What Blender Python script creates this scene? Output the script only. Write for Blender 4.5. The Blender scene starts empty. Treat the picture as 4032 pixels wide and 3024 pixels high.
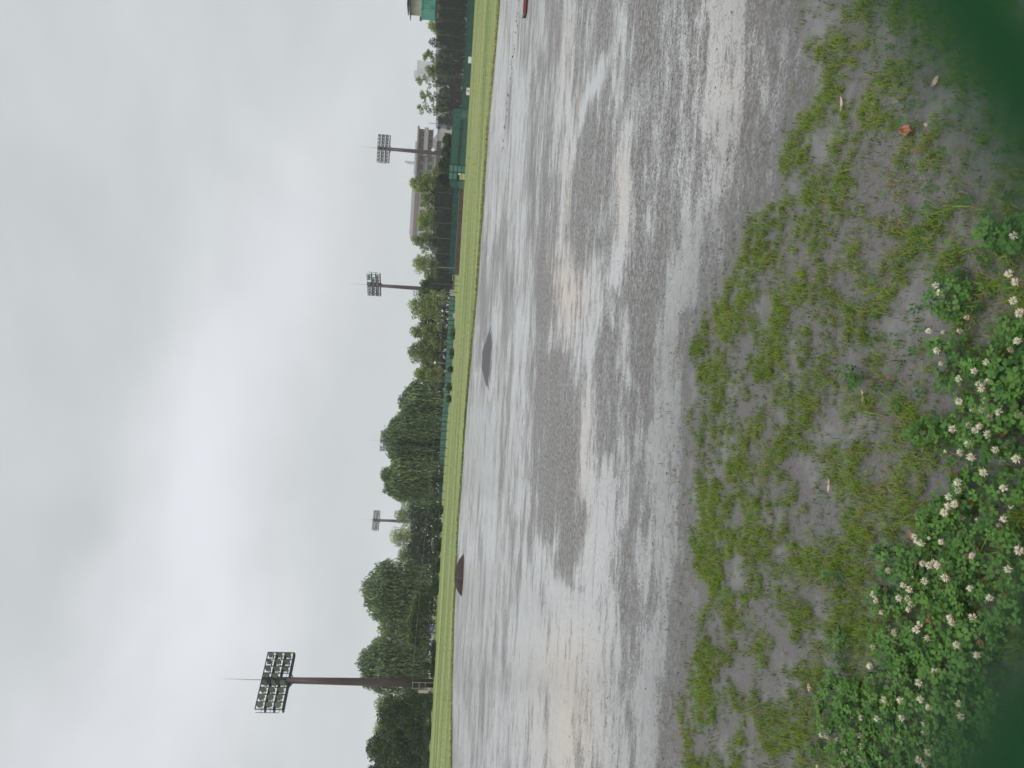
import bpy, math, random
import numpy as np
from mathutils import Vector, Matrix
random.seed(7); RNG = np.random.default_rng(7)
scene = bpy.context.scene
COL = scene.collection
R = math.radians

# ------------------------------------------------------------------ camera
H = 1.4                       # eye height
F = 3030.0                    # focal length in photo pixels (4032 x 3024, phone turned on its side)
VH = 1725.0                   # where the horizon crosses the middle
PITCH = math.atan((2016 - VH) / F)
ROLL = R(3.3)
fw = np.array([0, math.cos(PITCH), -math.sin(PITCH)])
r0 = np.array([1.0, 0, 0]); u0 = np.array([0, math.sin(PITCH), math.cos(PITCH)])
Rr = math.cos(ROLL) * r0 + math.sin(ROLL) * u0
Ur = math.cos(ROLL) * u0 - math.sin(ROLL) * r0
camd = bpy.data.cameras.new("camera"); cam = bpy.data.objects.new("camera", camd); COL.objects.link(cam)
M = Matrix.Identity(4)
for i in range(3):
    M[i][0] = -Ur[i]; M[i][1] = Rr[i]; M[i][2] = -fw[i]
M[2][3] = H
cam.matrix_world = M
camd.sensor_width = 36; camd.lens = F * 36 / 4032
camd.clip_start = 0.002; camd.clip_end = 6000
camd.dof.use_dof = True; camd.dof.focus_distance = 6.0; camd.dof.aperture_fstop = 7.5
scene.camera = cam

def ray(x, y):
    x = np.asarray(x, float); y = np.asarray(y, float)
    a = (3024 - y - 1512) / F; b = -(x - 2016) / F
    return fw + a[..., None] * Rr + b[..., None] * Ur
def gp(x, y, z=0.0):
    d = ray(x, y); t = (z - H) / d[..., 2]
    return np.array([0, 0, H]) + d * t[..., None]
def at(x, y, D):
    d = ray(x, y); t = D / d[..., 1]
    return np.array([0, 0, H]) + d * t[..., None]
def proj(P):
    Q = P - np.array([0, 0, H])
    dep = Q @ fw; dep = np.where(dep < 0.05, 0.05, dep)
    a = (Q @ Rr) / dep; b = (Q @ Ur) / dep
    return 2016 - b * F, 1512 - a * F          # x, y in photo pixels

def gx(y, D): return float(at(1760, y, D)[0])

# ------------------------------------------------------------------ world and sun
SUN_EL, SUN_ROT = R(58), R(200)
W = bpy.data.worlds.new("World"); scene.world = W; W.use_nodes = True
nt = W.node_tree; nt.nodes.clear()
def N(nt, t, **k):
    n = nt.nodes.new(t)
    for a, b in k.items(): setattr(n, a, b)
    return n
def mth(nt, op, a, b=None, c=None, clamp=False):
    n = nt.nodes.new('ShaderNodeMath'); n.operation = op; n.use_clamp = clamp
    for i, v in enumerate((a, b, c)):
        if v is None: continue
        if isinstance(v, (int, float)): n.inputs[i].default_value = v
        else: nt.links.new(v, n.inputs[i])
    return n.outputs[0]
def sstep(nt, v, lo, hi, a=0.0, b=1.0):
    n = nt.nodes.new('ShaderNodeMapRange'); n.interpolation_type = 'SMOOTHSTEP'
    nt.links.new(v, n.inputs['Value'])
    for k, q in (('From Min', lo), ('From Max', hi), ('To Min', a), ('To Max', b)): n.inputs[k].default_value = q
    return n.outputs['Result']
def noise(nt, vec, scale, detail=4, rough=0.55, dist=0.0):
    n = nt.nodes.new('ShaderNodeTexNoise'); n.inputs['Scale'].default_value = scale
    n.inputs['Detail'].default_value = detail; n.inputs['Roughness'].default_value = rough
    n.inputs['Distortion'].default_value = dist
    if vec is not None: nt.links.new(vec, n.inputs['Vector'])
    return n.outputs['Fac']
def mixf(nt, f, a, b):
    n = nt.nodes.new('ShaderNodeMix'); nt.links.new(f, n.inputs[0]); nt.links.new(a, n.inputs[2]); nt.links.new(b, n.inputs[3]); return n.outputs[0]
def vscale(nt, vec, s):
    n = nt.nodes.new('ShaderNodeMapping'); n.inputs['Scale'].default_value = s
    nt.links.new(vec, n.inputs['Vector']); return n.outputs[0]
def mixc(nt, f, a, b, mode='MIX'):
    n = nt.nodes.new('ShaderNodeMix'); n.data_type = 'RGBA'; n.blend_type = mode
    for s, v in ((n.inputs[0], f), (n.inputs[6], a), (n.inputs[7], b)):
        if isinstance(v, (int, float)): s.default_value = v
        elif isinstance(v, tuple): s.default_value = (*v, 1) if len(v) == 3 else v
        else: nt.links.new(v, s)
    return n.outputs[2]
tc = N(nt, 'ShaderNodeTexCoord'); dirv = tc.outputs['Generated']
sep = N(nt, 'ShaderNodeSeparateXYZ'); nt.links.new(dirv, sep.inputs[0])
sky = N(nt, 'ShaderNodeTexSky', sky_type='NISHITA'); sky.sun_disc = False
sky.sun_elevation = SUN_EL; sky.sun_rotation = SUN_ROT; sky.air_density = 2; sky.dust_density = 4
bgs = N(nt, 'ShaderNodeBackground'); nt.links.new(sky.outputs[0], bgs.inputs[0]); bgs.inputs[1].default_value = 0.1
# a brighter bank of cloud that climbs from the middle to the upper left
A = ray(1150, 930); B = ray(520, 2895)
A = A / np.linalg.norm(A); B = B / np.linalg.norm(B); nn = np.cross(A, B); nn /= np.linalg.norm(nn)
vd = N(nt, 'ShaderNodeVectorMath', operation='DOT_PRODUCT'); nt.links.new(dirv, vd.inputs[0]); vd.inputs[1].default_value = nn
warp = mth(nt, 'MULTIPLY', mth(nt, 'SUBTRACT', noise(nt, dirv, 3.0, 4, 0.6), 0.5), 0.2)
bd = mth(nt, 'ABSOLUTE', mth(nt, 'ADD', vd.outputs['Value'], warp))
band = sstep(nt, bd, 0.15, 0.0)
Cc = A * .32 + B * .68; Cc /= np.linalg.norm(Cc)
vc = N(nt, 'ShaderNodeVectorMath', operation='DOT_PRODUCT'); nt.links.new(dirv, vc.inputs[0]); vc.inputs[1].default_value = Cc
band = mth(nt, 'MULTIPLY', band, sstep(nt, vc.outputs['Value'], 0.78, 0.985))
sv = vscale(nt, dirv, (1.0, 1.0, 2.6))
soft = noise(nt, sv, 2.2, 5, 0.52, 0.6)
fine = noise(nt, sv, 7.0, 5, 0.55, 0.3)
val = mth(nt, 'ADD', mth(nt, 'MULTIPLY', mth(nt, 'SUBTRACT', soft, 0.5), 0.26), mth(nt, 'MULTIPLY', mth(nt, 'SUBTRACT', fine, 0.5), 0.07))
val = mth(nt, 'ADD', val, mth(nt, 'MULTIPLY', band, 0.17))
val = mth(nt, 'ADD', val, 0.63)
zen = sstep(nt, sep.outputs['Z'], 0.47, 0.92, 1.0, 3.0)
val = mth(nt, 'MULTIPLY', val, zen)
cloudc = mixc(nt, band, (0.955, 1.0, 1.025), (0.97, 0.99, 1.05))
bgc = N(nt, 'ShaderNodeBackground'); nt.links.new(cloudc, bgc.inputs[0]); nt.links.new(val, bgc.inputs[1])
mx = N(nt, 'ShaderNodeMixShader'); mx.inputs[0].default_value = 0.96
nt.links.new(bgs.outputs[0], mx.inputs[1]); nt.links.new(bgc.outputs[0], mx.inputs[2])
wo = N(nt, 'ShaderNodeOutputWorld'); nt.links.new(mx.outputs[0], wo.inputs[0])
sd = bpy.data.lights.new("sun", 'SUN'); sd.energy = 1.0; sd.angle = R(40); sd.color = (1, 0.97, 0.93)
so = bpy.data.objects.new("sun", sd); COL.objects.link(so)
so.rotation_euler = (R(90) - SUN_EL, 0, R(180) - SUN_ROT + R(0))
vs = scene.view_settings; vs.view_transform = 'Standard'; vs.look = 'None'; vs.exposure = 0; vs.gamma = 1
scene.cycles.volume_bounces = 1; scene.cycles.transparent_max_bounces = 16; scene.cycles.max_bounces = 8
scene.cycles.use_denoising = True

# ------------------------------------------------------------------ helpers
def tag(o, label=None, cat=None, group=None, kind=None):
    if label: o['label'] = label
    if cat: o['category'] = cat
    if group: o['group'] = group
    if kind: o['kind'] = kind
    return o
def empty(name, loc, label, cat, group=None, rz=0.0):
    o = bpy.data.objects.new(name, None); COL.objects.link(o); o.location = loc; o.rotation_euler = (0, 0, rz)
    o.empty_display_size = 0.2
    return tag(o, label, cat, group)
class MB:
    def __init__(s): s.v = []; s.f = []; s.m = []
    def add(s, vs_, fs, mi=0):
        n = len(s.v); s.v += [tuple(map(float, p)) for p in vs_]; s.f += [tuple(n + i for i in f) for f in fs]; s.m += [mi] * len(fs); return s
    def box(s, x0, x1, y0, y1, z0, z1, mi=0, T=None):
        P = [(x, y, z) for z in (z0, z1) for y in (y0, y1) for x in (x0, x1)]
        if T is not None: P = [tuple(T @ Vector(p)) for p in P]
        return s.add(P, [(0, 2, 3, 1), (4, 5, 7, 6), (0, 1, 5, 4), (2, 6, 7, 3), (0, 4, 6, 2), (1, 3, 7, 5)], mi)
    def tube(s, pts, rad, n=8, mi=0, caps=True):
        pts = [Vector(p) for p in pts]
        if isinstance(rad, (int, float)): rad = [rad] * len(pts)
        rings = []; up = Vector((0, 0, 1)); pa = None
        for i, p in enumerate(pts):
            t = (pts[min(i + 1, len(pts) - 1)] - pts[max(i - 1, 0)]).normalized()
            if pa is None:
                a = t.cross(up if abs(t.z) < .95 else Vector((1, 0, 0))).normalized()
            else:
                a = (pa - t * pa.dot(t)).normalized()
            b = t.cross(a); pa = a
            rings.append([p + (a * math.cos(2 * math.pi * k / n) + b * math.sin(2 * math.pi * k / n)) * rad[i] for k in range(n)])
        V = [q for r_ in rings for q in r_]; Fs = []
        for i in range(len(pts) - 1):
            for k in range(n):
                Fs.append((i * n + k, i * n + (k + 1) % n, (i + 1) * n + (k + 1) % n, (i + 1) * n + k))
        if caps: Fs += [tuple(range(n))[::-1], tuple((len(pts) - 1) * n + k for k in range(n))]
        return s.add(V, Fs, mi)
    def build(s, name, mats, parent=None, smooth=False):
        me = bpy.data.meshes.new(name); me.from_pydata(s.v, [], s.f)
        if not isinstance(mats, (list, tuple)): mats = [mats]
        for m in mats: me.materials.append(m)
        if len(mats) > 1: me.polygons.foreach_set('material_index', s.m)
        if smooth: me.polygons.foreach_set('use_smooth', [True] * len(s.f))
        o = bpy.data.objects.new(name, me); COL.objects.link(o)
        if parent: o.parent = parent
        return o
def arr_mesh(name, V, Q, mat, parent=None, attrs=None, smooth=False):
    """numpy mesh: V (n,3), Q (m,k) faces of equal size, attrs dict name->float per vertex"""
    V = np.asarray(V, np.float32); Q = np.asarray(Q, np.int32); k = Q.shape[1]
    me = bpy.data.meshes.new(name); me.vertices.add(len(V)); me.vertices.foreach_set('co', V.ravel())
    me.loops.add(Q.size); me.loops.foreach_set('vertex_index', Q.ravel())
    me.polygons.add(len(Q)); me.polygons.foreach_set('loop_start', np.arange(0, Q.size, k, dtype=np.int32))
    me.polygons.foreach_set('loop_total', np.full(len(Q), k, np.int32))
    if smooth: me.polygons.foreach_set('use_smooth', np.ones(len(Q), bool))
    me.update(calc_edges=True)
    for a, d in (attrs or {}).items():
        at_ = me.attributes.new(a, 'FLOAT', 'POINT'); at_.data.foreach_set('value', np.asarray(d, np.float32))
    me.materials.append(mat)
    o = bpy.data.objects.new(name, me); COL.objects.link(o)
    if parent: o.parent = parent
    return o
def vnoise(x, y, seed=0):
    """value noise 0..1 on numpy arrays"""
    xi = np.floor(x).astype(np.int64); yi = np.floor(y).astype(np.int64); fx = x - xi; fy = y - yi
    fx = fx * fx * (3 - 2 * fx); fy = fy * fy * (3 - 2 * fy)
    def h(a, b):
        n = (a * 374761393 + b * 668265263 + seed * 1442695041) & 0x7fffffff
        n = ((n ^ (n >> 13)) * 1274126177) & 0x7fffffff
        return ((n ^ (n >> 16)) & 0xffff) / 65535.0
    return (h(xi, yi) * (1 - fx) + h(xi + 1, yi) * fx) * (1 - fy) + (h(xi, yi + 1) * (1 - fx) + h(xi + 1, yi + 1) * fx) * fy
def fbm(x, y, seed=0, oct=4):
    s = 0; a = .5; t = 0
    for i in range(oct):
        s = s + a * vnoise(x * 2 ** i, y * 2 ** i, seed + i * 17); t += a; a *= .55
    return s / t
def ss(a, b, x):
    t = np.clip((x - a) / (b - a), 0, 1); return t * t * (3 - 2 * t)

# ------------------------------------------------------------------ materials
def newmat(name):
    m = bpy.data.materials.new(name); m.use_nodes = True; t = m.node_tree
    return m, t, t.nodes['Principled BSDF'], t.nodes['Material Output']
def mat(name, col, rough=0.6, metal=0.0, var=0.12, vs_=3.0, spec=0.5, bump=0.0, bscale=20.0, streak=0.0):
    m, t, p, o = newmat(name)
    tcn = N(t, 'ShaderNodeTexCoord'); v = tcn.outputs['Object']
    n1 = noise(t, v, vs_, 5, 0.6)
    if streak:
        n2 = noise(t, vscale(t, v, (1, 1, .08)), vs_ * 4, 4, .6); n1 = mth(t, 'ADD', mth(t, 'MULTIPLY', n1, 1 - streak), mth(t, 'MULTIPLY', n2, streak))
    f = sstep(t, n1, 0.3, 0.7)
    lo = tuple(c * (1 - var) for c in col); hi = tuple(min(1, c * (1 + var)) for c in col)
    t.links.new(mixc(t, f, lo, hi), p.inputs['Base Color'])
    p.inputs['Roughness'].default_value = rough; p.inputs['Metallic'].default_value = metal
    p.inputs['Specular IOR Level'].default_value = spec
    if bump:
        b = N(t, 'ShaderNodeBump'); b.inputs['Strength'].default_value = bump; b.inputs['Distance'].default_value = .02
        t.links.new(noise(t, v, bscale, 4), b.inputs['Height']); t.links.new(b.outputs[0], p.inputs['Normal'])
    return m
def leafmat(name, dark, light, trans=0.25, rough=0.55, extra=None, spec=0.25):
    """tone attribute 0..1 picks between the plant's own dark and light leaves; above 1 picks dry/brown ones"""
    m, t, p, o = newmat(name)
    a = N(t, 'ShaderNodeAttribute'); a.attribute_name = 'tone'
    c = mixc(t, mth(t, 'MINIMUM', a.outputs['Fac'], 1.0), dark, light)
    if extra: c = mixc(t, sstep(t, a.outputs['Fac'], 1.0, 1.4), c, extra)
    t.links.new(c, p.inputs['Base Color']); p.inputs['Roughness'].default_value = rough
    p.inputs['Specular IOR Level'].default_value = spec
    if trans:
        tr = N(t, 'ShaderNodeBsdfTranslucent'); t.links.new(c, tr.inputs[0])
        ms = N(t, 'ShaderNodeMixShader'); ms.inputs[0].default_value = trans
        t.links.new(p.outputs[0], ms.inputs[1]); t.links.new(tr.outputs[0], ms.inputs[2]); t.links.new(ms.outputs[0], o.inputs[0])
    return m
def netmat(name, col, opac, scale=0.0):
    m, t, p, o = newmat(name)
    p.inputs['Base Color'].default_value = (*col, 1); p.inputs['Roughness'].default_value = .8
    tr = N(t, 'ShaderNodeBsdfTransparent'); ms = N(t, 'ShaderNodeMixShader')
    tcn = N(t, 'ShaderNodeTexCoord')
    f = mth(t, 'ADD', opac - .12, mth(t, 'MULTIPLY', noise(t, tcn.outputs['Object'], 1.2, 4), .24))
    t.links.new(f, ms.inputs[0]); t.links.new(tr.outputs[0], ms.inputs[1]); t.links.new(p.outputs[0], ms.inputs[2]); t.links.new(ms.outputs[0], o.inputs[0])
    return m
M_rust = mat('rust_paint', (.062, .036, .036), .5, 0.1, .25, 1.5, streak=.5)
M_steel = mat('dark_steel', (.03, .032, .04), .45, .5, .2)
M_pole = mat('dull_grey_pole', (.16, .165, .165), .6, .2, .1)
M_galv = mat('galvanised', (.33, .34, .35), .4, .6, .15)
M_refl = mat('lamp_housing', (.10, .105, .115), .35, .7, .15)
M_lens, t_, p_, o_ = newmat('lamp_glass')
tcn = N(t_, 'ShaderNodeTexCoord'); t_.links.new(mixc(t_, noise(t_, tcn.outputs['Object'], 3, 2), (.13, .15, .14), (.30, .33, .31)), p_.inputs['Base Color'])
p_.inputs['Roughness'].default_value = .12; p_.inputs['Metallic'].default_value = .3
M_bark = mat('bark', (.045, .036, .03), .85, 0, .3, 6, bump=.4)
M_teal = mat('teal_paint', (.075, .185, .15), .5, 0, .16, 1.2, streak=.3)
M_tealb = mat('bright_teal_paint', (.07, .30, .24), .45, 0, .14, 1.5)
M_teald = mat('dark_teal_steel', (.012, .05, .045), .5, .1, .2)
M_white = mat('white_paint', (.74, .74, .72), .5, 0, .05)
M_pink = mat('pinkish_board', (.5, .38, .34), .6, 0, .1)
M_conc = mat('concrete', (.30, .275, .25), .8, 0, .12, 2)
M_concd = mat('dark_concrete', (.16, .14, .125), .8, 0, .15, 2)
M_brown = mat('brown_fascia', (.20, .155, .14), .7, 0, .12)
M_earth = mat('brown_earth_wall', (.085, .065, .055), .8, 0, .3, 3)
M_roofg = mat('grey_roof', (.40, .41, .43), .6, 0, .06)
M_glass = mat('window_glass', (.035, .045, .05), .12, 0, .3)
M_cream = mat('cream_render', (.42, .40, .37), .8, 0, .08)
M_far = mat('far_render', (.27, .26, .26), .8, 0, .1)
M_net = netmat('black_net', (.03, .034, .032), .34)
M_tnet = netmat('teal_net', (.05, .14, .12), .66)
M_tnetd = netmat('dark_teal_net', (.022, .085, .075), .8)
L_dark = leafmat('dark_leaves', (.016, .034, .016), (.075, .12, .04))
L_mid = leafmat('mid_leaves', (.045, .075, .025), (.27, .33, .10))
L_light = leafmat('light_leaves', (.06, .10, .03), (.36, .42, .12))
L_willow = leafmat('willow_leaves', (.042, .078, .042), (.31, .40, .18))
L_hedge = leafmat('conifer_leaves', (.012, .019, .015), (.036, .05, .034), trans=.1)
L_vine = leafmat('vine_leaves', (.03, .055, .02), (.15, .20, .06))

# ------------------------------------------------------------------ ground (one sheet to the horizon)
# positions in the 2212-wide view of the photo; water / tan / rough areas of the playing dirt
def S(l): return [(a * 1.823, b * 1.823, c * 1.823, d * 1.823, e) for a, b, c, d, e in l]
def poly(pts, w, val):
    out = []
    for (x0, y0), (x1, y1) in zip(pts[:-1], pts[1:]):
        n = max(1, int(abs(y1 - y0) / 14))
        for k in range(n):
            t = k / n; out.append((x0 + (x1 - x0) * t, y0 + (y1 - y0) * t, w, 15, val))
    return out
water = []
water += poly([(1233, -60), (1226, 99), (1222, 198), (1229, 298), (1222, 397), (1216, 549)], 9, 1)
water += poly([(1333, -60), (1331, 66), (1320, 110), (1300, 142), (1287, 198), (1267, 231), (1251, 275), (1238, 330), (1226, 400)], 9, 1)
water += poly([(1363, 281), (1354, 331), (1350, 397), (1347, 463), (1338, 560), (1325, 620)], 9, 1)
water += [(1215, 590, 20, 40, 1), (1235, 630, 32, 45, 1.1), (1235, 680, 30, 35, .8), (1258, 600, 14, 30, .8)]
water += poly([(1250, 700), (1252, 850), (1258, 930), (1262, 1000), (1264, 1098), (1268, 1180), (1255, 1260)], 14, 1)
water += poly([(1300, 550), (1330, 560), (1318, 620)], 8, .7)
water += poly([(1395, 980), (1372, 830), (1340, 760), (1356, 690)], 8, .8)
water += poly([(1590, -60), (1590, 120), (1575, 240), (1545, 350), (1515, 440), (1490, 520), (1470, 600), (1440, 690), (1428, 800), (1432, 900), (1425, 1000), (1400, 1120), (1385, 1300), (1400, 1500), (1390, 1720)], 26, .9)
water += poly([(1530, -60), (1540, 140), (1560, 300)], 24, .7)
water += poly([(1075, -60), (1080, 200), (1075, 400), (1070, 520)], 16, .55)
water += poly([(1110, -60), (1115, 200), (1120, 400), (1125, 560), (1120, 800), (1120, 1000)], 14, .6)
water += poly([(1020, 900), (1015, 1100), (1012, 1300), (1010, 1720)], 10, .55)
water += poly([(1060, 900), (1060, 1100), (1060, 1300), (1065, 1500), (1062, 1720)], 30, .7)
water += poly([(1140, 1050), (1150, 1200), (1150, 1400), (1130, 1720)], 25, .75)
water += poly([(1225, 1280), (1230, 1450), (1225, 1720)], 60, 1.0)
water += poly([(1300, 1040), (1300, 1240), (1320, 1450), (1330, 1720)], 34, .65)
rough = []
rough += [(1290, 400, 34, 110, 1), (1285, 520, 34, 60, 1), (1280, 300, 22, 60, .7), (1300, 40, 24, 60, .8), (1205, 60, 20, 60, .35)]
rough += poly([(1400, -60), (1400, 150), (1410, 300), (1400, 450), (1380, 600), (1370, 700), (1365, 800), (1360, 920)], 34, .75)
rough += poly([(1450, 0), (1450, 150), (1440, 300), (1425, 430), (1410, 540)], 20, .4)
rough += poly([(1200, 764), (1202, 880), (1198, 1000), (1200, 1100), (1200, 1160)], 28, 1.0)
rough += poly([(1172, 549), (1172, 700)], 22, .7)
rough += poly([(1310, 714), (1316, 850), (1312, 960)], 20, .8)
rough += poly([(1475, 690), (1478, 850), (1478, 1098), (1480, 1300), (1460, 1440), (1445, 1560), (1440, 1720)], 17, 1.3)
rough += [(1262, 1135, 10, 40, 1.1), (1212, 1190, 12, 40, 1), (1110, 1170, 9, 45, .9), (1118, 1260, 8, 50, .9), (1180, 1345, 6, 48, 1), (1150, 1080, 8, 80, .5)]
rough += [(1352, 1300, 14, 50, 1.0), (1378, 1310, 22, 70, .9), (1368, 1400, 16, 50, .8), (1356, 1555, 5, 26, 1.1), (1236, 1540, 4, 12, .6), (1340, 1470, 5, 20, .8), (1290, 1310, 5, 40, .6), (1228, 1130, 12, 40, .7)]
rough += [(1070, 1350, 5, 60, .5), (1050, 1450, 4, 90, .5), (1042, 1230, 5, 60, .7), (1145, 1500, 6, 80, .5), (1090, 1440, 5, 60, .5)]
rough += [(1046, 640, 9, 120, .8), (1062, 900, 6, 90, .5), (1090, 640, 6, 120, .45), (1150, 380, 6, 120, .5), (1185, 250, 16, 120, .5), (1190, 450, 14, 110, .5)]
tanl = [(1212, 590, 20, 50, 1), (1232, 640, 26, 45, 1), (1222, 100, 10, 80, .5), (1226, 420, 8, 120, .5), (1345, 400, 12, 60, .7), (1347, 480, 12, 50, .5), (1248, 212, 5, 26, 1.2),
        (1225, 1440, 50, 60, .8), (1232, 1560, 50, 120, .9), (1255, 1000, 16, 90, .5), (1262, 900, 10, 60, .5), (1222, 700, 14, 30, .5), (1580, 200, 50, 200, .35), (1256, 1130, 16, 60, .3)]
water, rough, tanl = S(water), S(rough), S(tanl)
def blobs(px, py, L, soft=1.0):
    s = np.zeros_like(px)
    for x, y, rx, ry, v in L:
        q = ((px - x) / (rx * soft)) ** 2 + ((py - y) / (ry * soft)) ** 2
        s = np.maximum(s, v * np.exp(-q * .8)) if v > 0 else np.minimum(s, v * np.exp(-q * .8))
    return s
bx = np.array([0, 100, 230, 330, 500, 640, 720, 900, 1000, 1170, 1350, 1430, 1659]) / 1.5955
bxx = 2650 + np.array([790, 790, 840, 860, 900, 860, 740, 710, 690, 690, 500, 430, 430]) / 1.5955
b2 = 1000 + np.array([80, 230, 440, 600, 700, 850, 1050, 1150, 1350, 1500]) / 1.6006
b2x = 2650 + np.array([350, 290, 200, 110, 120, 130, 90, 90, 120, 80]) / 1.6006
b3 = 1984 + np.array([0, 200, 400, 600, 800, 900, 1130, 1300, 1500, 1659]) / 1.5955
b3x = 2650 + np.array([140, 130, 135, 120, 100, 95, 60, 50, 40, 40]) / 1.5955
BY = np.concatenate([bx[:-1], b2, b3]); BX = np.concatenate([bxx[:-1], b2x, b3x]); od = np.argsort(BY); BY = BY[od]; BX = BX[od]
fr = np.linspace(-42, 42, 380)
side = np.concatenate([np.linspace(-180, -42, 30)[:-1], fr, np.linspace(42, 180, 30)[1:-1]])
rr = np.concatenate([np.exp(np.linspace(math.log(.7), math.log(60), 380)), [70, 85, 105, 140, 200, 300, 500, 900, 1600, 3000]])
TH, RR = np.meshgrid(np.radians(side), rr)
GX = RR * np.sin(TH); GY = RR * np.cos(TH)
nr, nc = GX.shape
Pn = np.stack([GX.ravel(), GY.ravel(), np.zeros(GX.size)], 1)
px, py = proj(Pn)
infr = (Pn[:, 1] > .8) & (RR.ravel() < 62)
wx = px + (fbm(Pn[:, 0] * 1.1, Pn[:, 1] * .6, 3) - .5) * 70 * np.clip((px - 1750) / 900, .1, 1.2)
wy = py + (fbm(Pn[:, 0] * .9, Pn[:, 1] * .5, 5) - .5) * 220
wa = np.zeros(len(Pn)); ro = np.zeros(len(Pn)); ta = np.zeros(len(Pn))
idx = np.where(infr & (py > -400) & (py < 3424))[0]
wa[idx] = blobs(wx[idx], wy[idx], water, 1.15); ro[idx] = blobs(wx[idx], wy[idx], rough, 1.15); ta[idx] = blobs(px[idx], wy[idx], tanl, 1.2)
base = (fbm(Pn[:, 0] * .55, Pn[:, 1] * .45, 11) - .5) * .9
wet = .55 + .33 * wa - .36 * ro + base * .7
z = -0.006 * (1 - np.clip(wet, 0, 1)) * 0
nearz = (fbm(Pn[:, 0] * 9, Pn[:, 1] * 9, 21) - .5) * .012 * (1 - ss(.45, .8, wet)) * (RR.ravel() < 12)
Vg = np.concatenate([[[0, 0, 0]], np.stack([Pn[:, 0], Pn[:, 1], nearz], 1)])
I = np.arange(nr * nc).reshape(nr, nc) + 1
a_ = I[:-1]; b_ = I[1:]
Q = np.stack([a_, b_, np.roll(b_, -1, 1), np.roll(a_, -1, 1)], -1).reshape(-1, 4)
M_ground, t, p, o = newmat('wet_dirt')
tcn = N(t, 'ShaderNodeTexCoord'); v = tcn.outputs['Object']
aw = N(t, 'ShaderNodeAttribute'); aw.attribute_name = 'wet'; at1 = N(t, 'ShaderNodeAttribute'); at1.attribute_name = 'silt'; at2 = N(t, 'ShaderNodeAttribute'); at2.attribute_name = 'foreground'
vst = vscale(t, v, (.35, 1.0, 1))
def cn(sc_, vec, amp, det=4, ro_=.6): return mth(t, 'MULTIPLY', mth(t, 'SUBTRACT', noise(t, vec, sc_, det, ro_), .5), amp)
w = mth(t, 'ADD', aw.outputs['Fac'], cn(1.1, vst, 2.0, 6, .65))
w = mth(t, 'ADD', w, cn(6, vst, 1.5, 5, .65))
w = mth(t, 'ADD', w, cn(18, vscale(t, v, (.6, 1, 1)), .9, 4, .7))
w = mth(t, 'ADD', w, cn(60, v, 1.9, 4, .75))
wm = sstep(t, w, .32, .70)
grain = sstep(t, mth(t, 'ADD', noise(t, v, 22, 3, .7), mth(t, 'MULTIPLY', noise(t, v, 70, 2, .6), .6)), .74, .92)
wm = mth(t, 'MAXIMUM', wm, mth(t, 'MULTIPLY', grain, .5))
wm = mth(t, 'MULTIPLY', wm, mth(t, 'SUBTRACT', 1.0, mth(t, 'MULTIPLY', sstep(t, noise(t, vscale(t, v, (.7, 1, 1)), 30, 3, .7), .56, .68), .45)))
wm = mixf(t, sstep(t, at2.outputs['Fac'], .80, .97), wm, mth(t, 'MULTIPLY', sstep(t, noise(t, v, 2.6, 4, .5), .50, .60), .8))
speck = sstep(t, noise(t, v, 80, 4, .7), .40, .62)
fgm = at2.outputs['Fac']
sand = mixc(t, speck, (.068, .058, .053), (.15, .138, .13))
brownish = sstep(t, noise(t, v, .9, 3), .55, .75)
sand = mixc(t, mth(t, 'MULTIPLY', brownish, .5), sand, (.12, .09, .08))
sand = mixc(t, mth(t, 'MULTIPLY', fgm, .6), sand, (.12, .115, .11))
silt = mixc(t, at1.outputs['Fac'], (.36, .357, .352), (.40, .345, .295))
sp2 = sstep(t, noise(t, vscale(t, v, (.3, 1, 1)), 9, 5, .7), .57, .66)
silt = mixc(t, mth(t, 'MULTIPLY', sp2, .65), silt, (.11, .10, .095))
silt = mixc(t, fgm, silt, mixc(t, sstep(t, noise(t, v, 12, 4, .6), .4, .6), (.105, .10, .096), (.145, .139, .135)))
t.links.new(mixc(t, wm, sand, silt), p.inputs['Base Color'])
rg = mth(t, 'MULTIPLY_ADD', wm, -.38, .60)
rg = mth(t, 'ADD', rg, mth(t, 'MULTIPLY', mth(t, 'SUBTRACT', noise(t, v, 1.3, 4), .5), .12))
t.links.new(rg, p.inputs['Roughness']); p.inputs['IOR'].default_value = 1.36; p.inputs['Specular IOR Level'].default_value = .55
bh = mth(t, 'MULTIPLY', noise(t, v, 75, 4, .7), mth(t, 'MULTIPLY_ADD', wm, -.93, 1.0))
bp = N(t, 'ShaderNodeBump'); bp.inputs['Strength'].default_value = .75; bp.inputs['Distance'].default_value = .012
t.links.new(bh, bp.inputs['Height']); t.links.new(bp.outputs[0], p.inputs['Normal'])
me = bpy.data.meshes.new('ground')
fan = [(0, int(I[0][(k + 1) % nc]), int(I[0][k])) for k in range(nc)]
nq, nf = len(Q), len(fan)
me.vertices.add(len(Vg)); me.vertices.foreach_set('co', Vg.astype(np.float32).ravel())
loops = np.concatenate([Q[:, ::-1].ravel(), np.array(fan)[:, ::1].ravel()]).astype(np.int32)
me.loops.add(len(loops)); me.loops.foreach_set('vertex_index', loops)
me.polygons.add(nq + nf)
me.polygons.foreach_set('loop_start', np.concatenate([np.arange(nq) * 4, nq * 4 + np.arange(nf) * 3]).astype(np.int32))
me.polygons.foreach_set('loop_total', np.concatenate([np.full(nq, 4), np.full(nf, 3)]).astype(np.int32))
me.polygons.foreach_set('use_smooth', np.ones(nq + nf, bool))
me.update(calc_edges=True); me.validate()
fgv = ss(-480, 120, px - np.interp(np.clip(py, 0, 3024), BY, BX)) * (Pn[:, 1] > 0) + (Pn[:, 1] <= 0)
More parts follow.
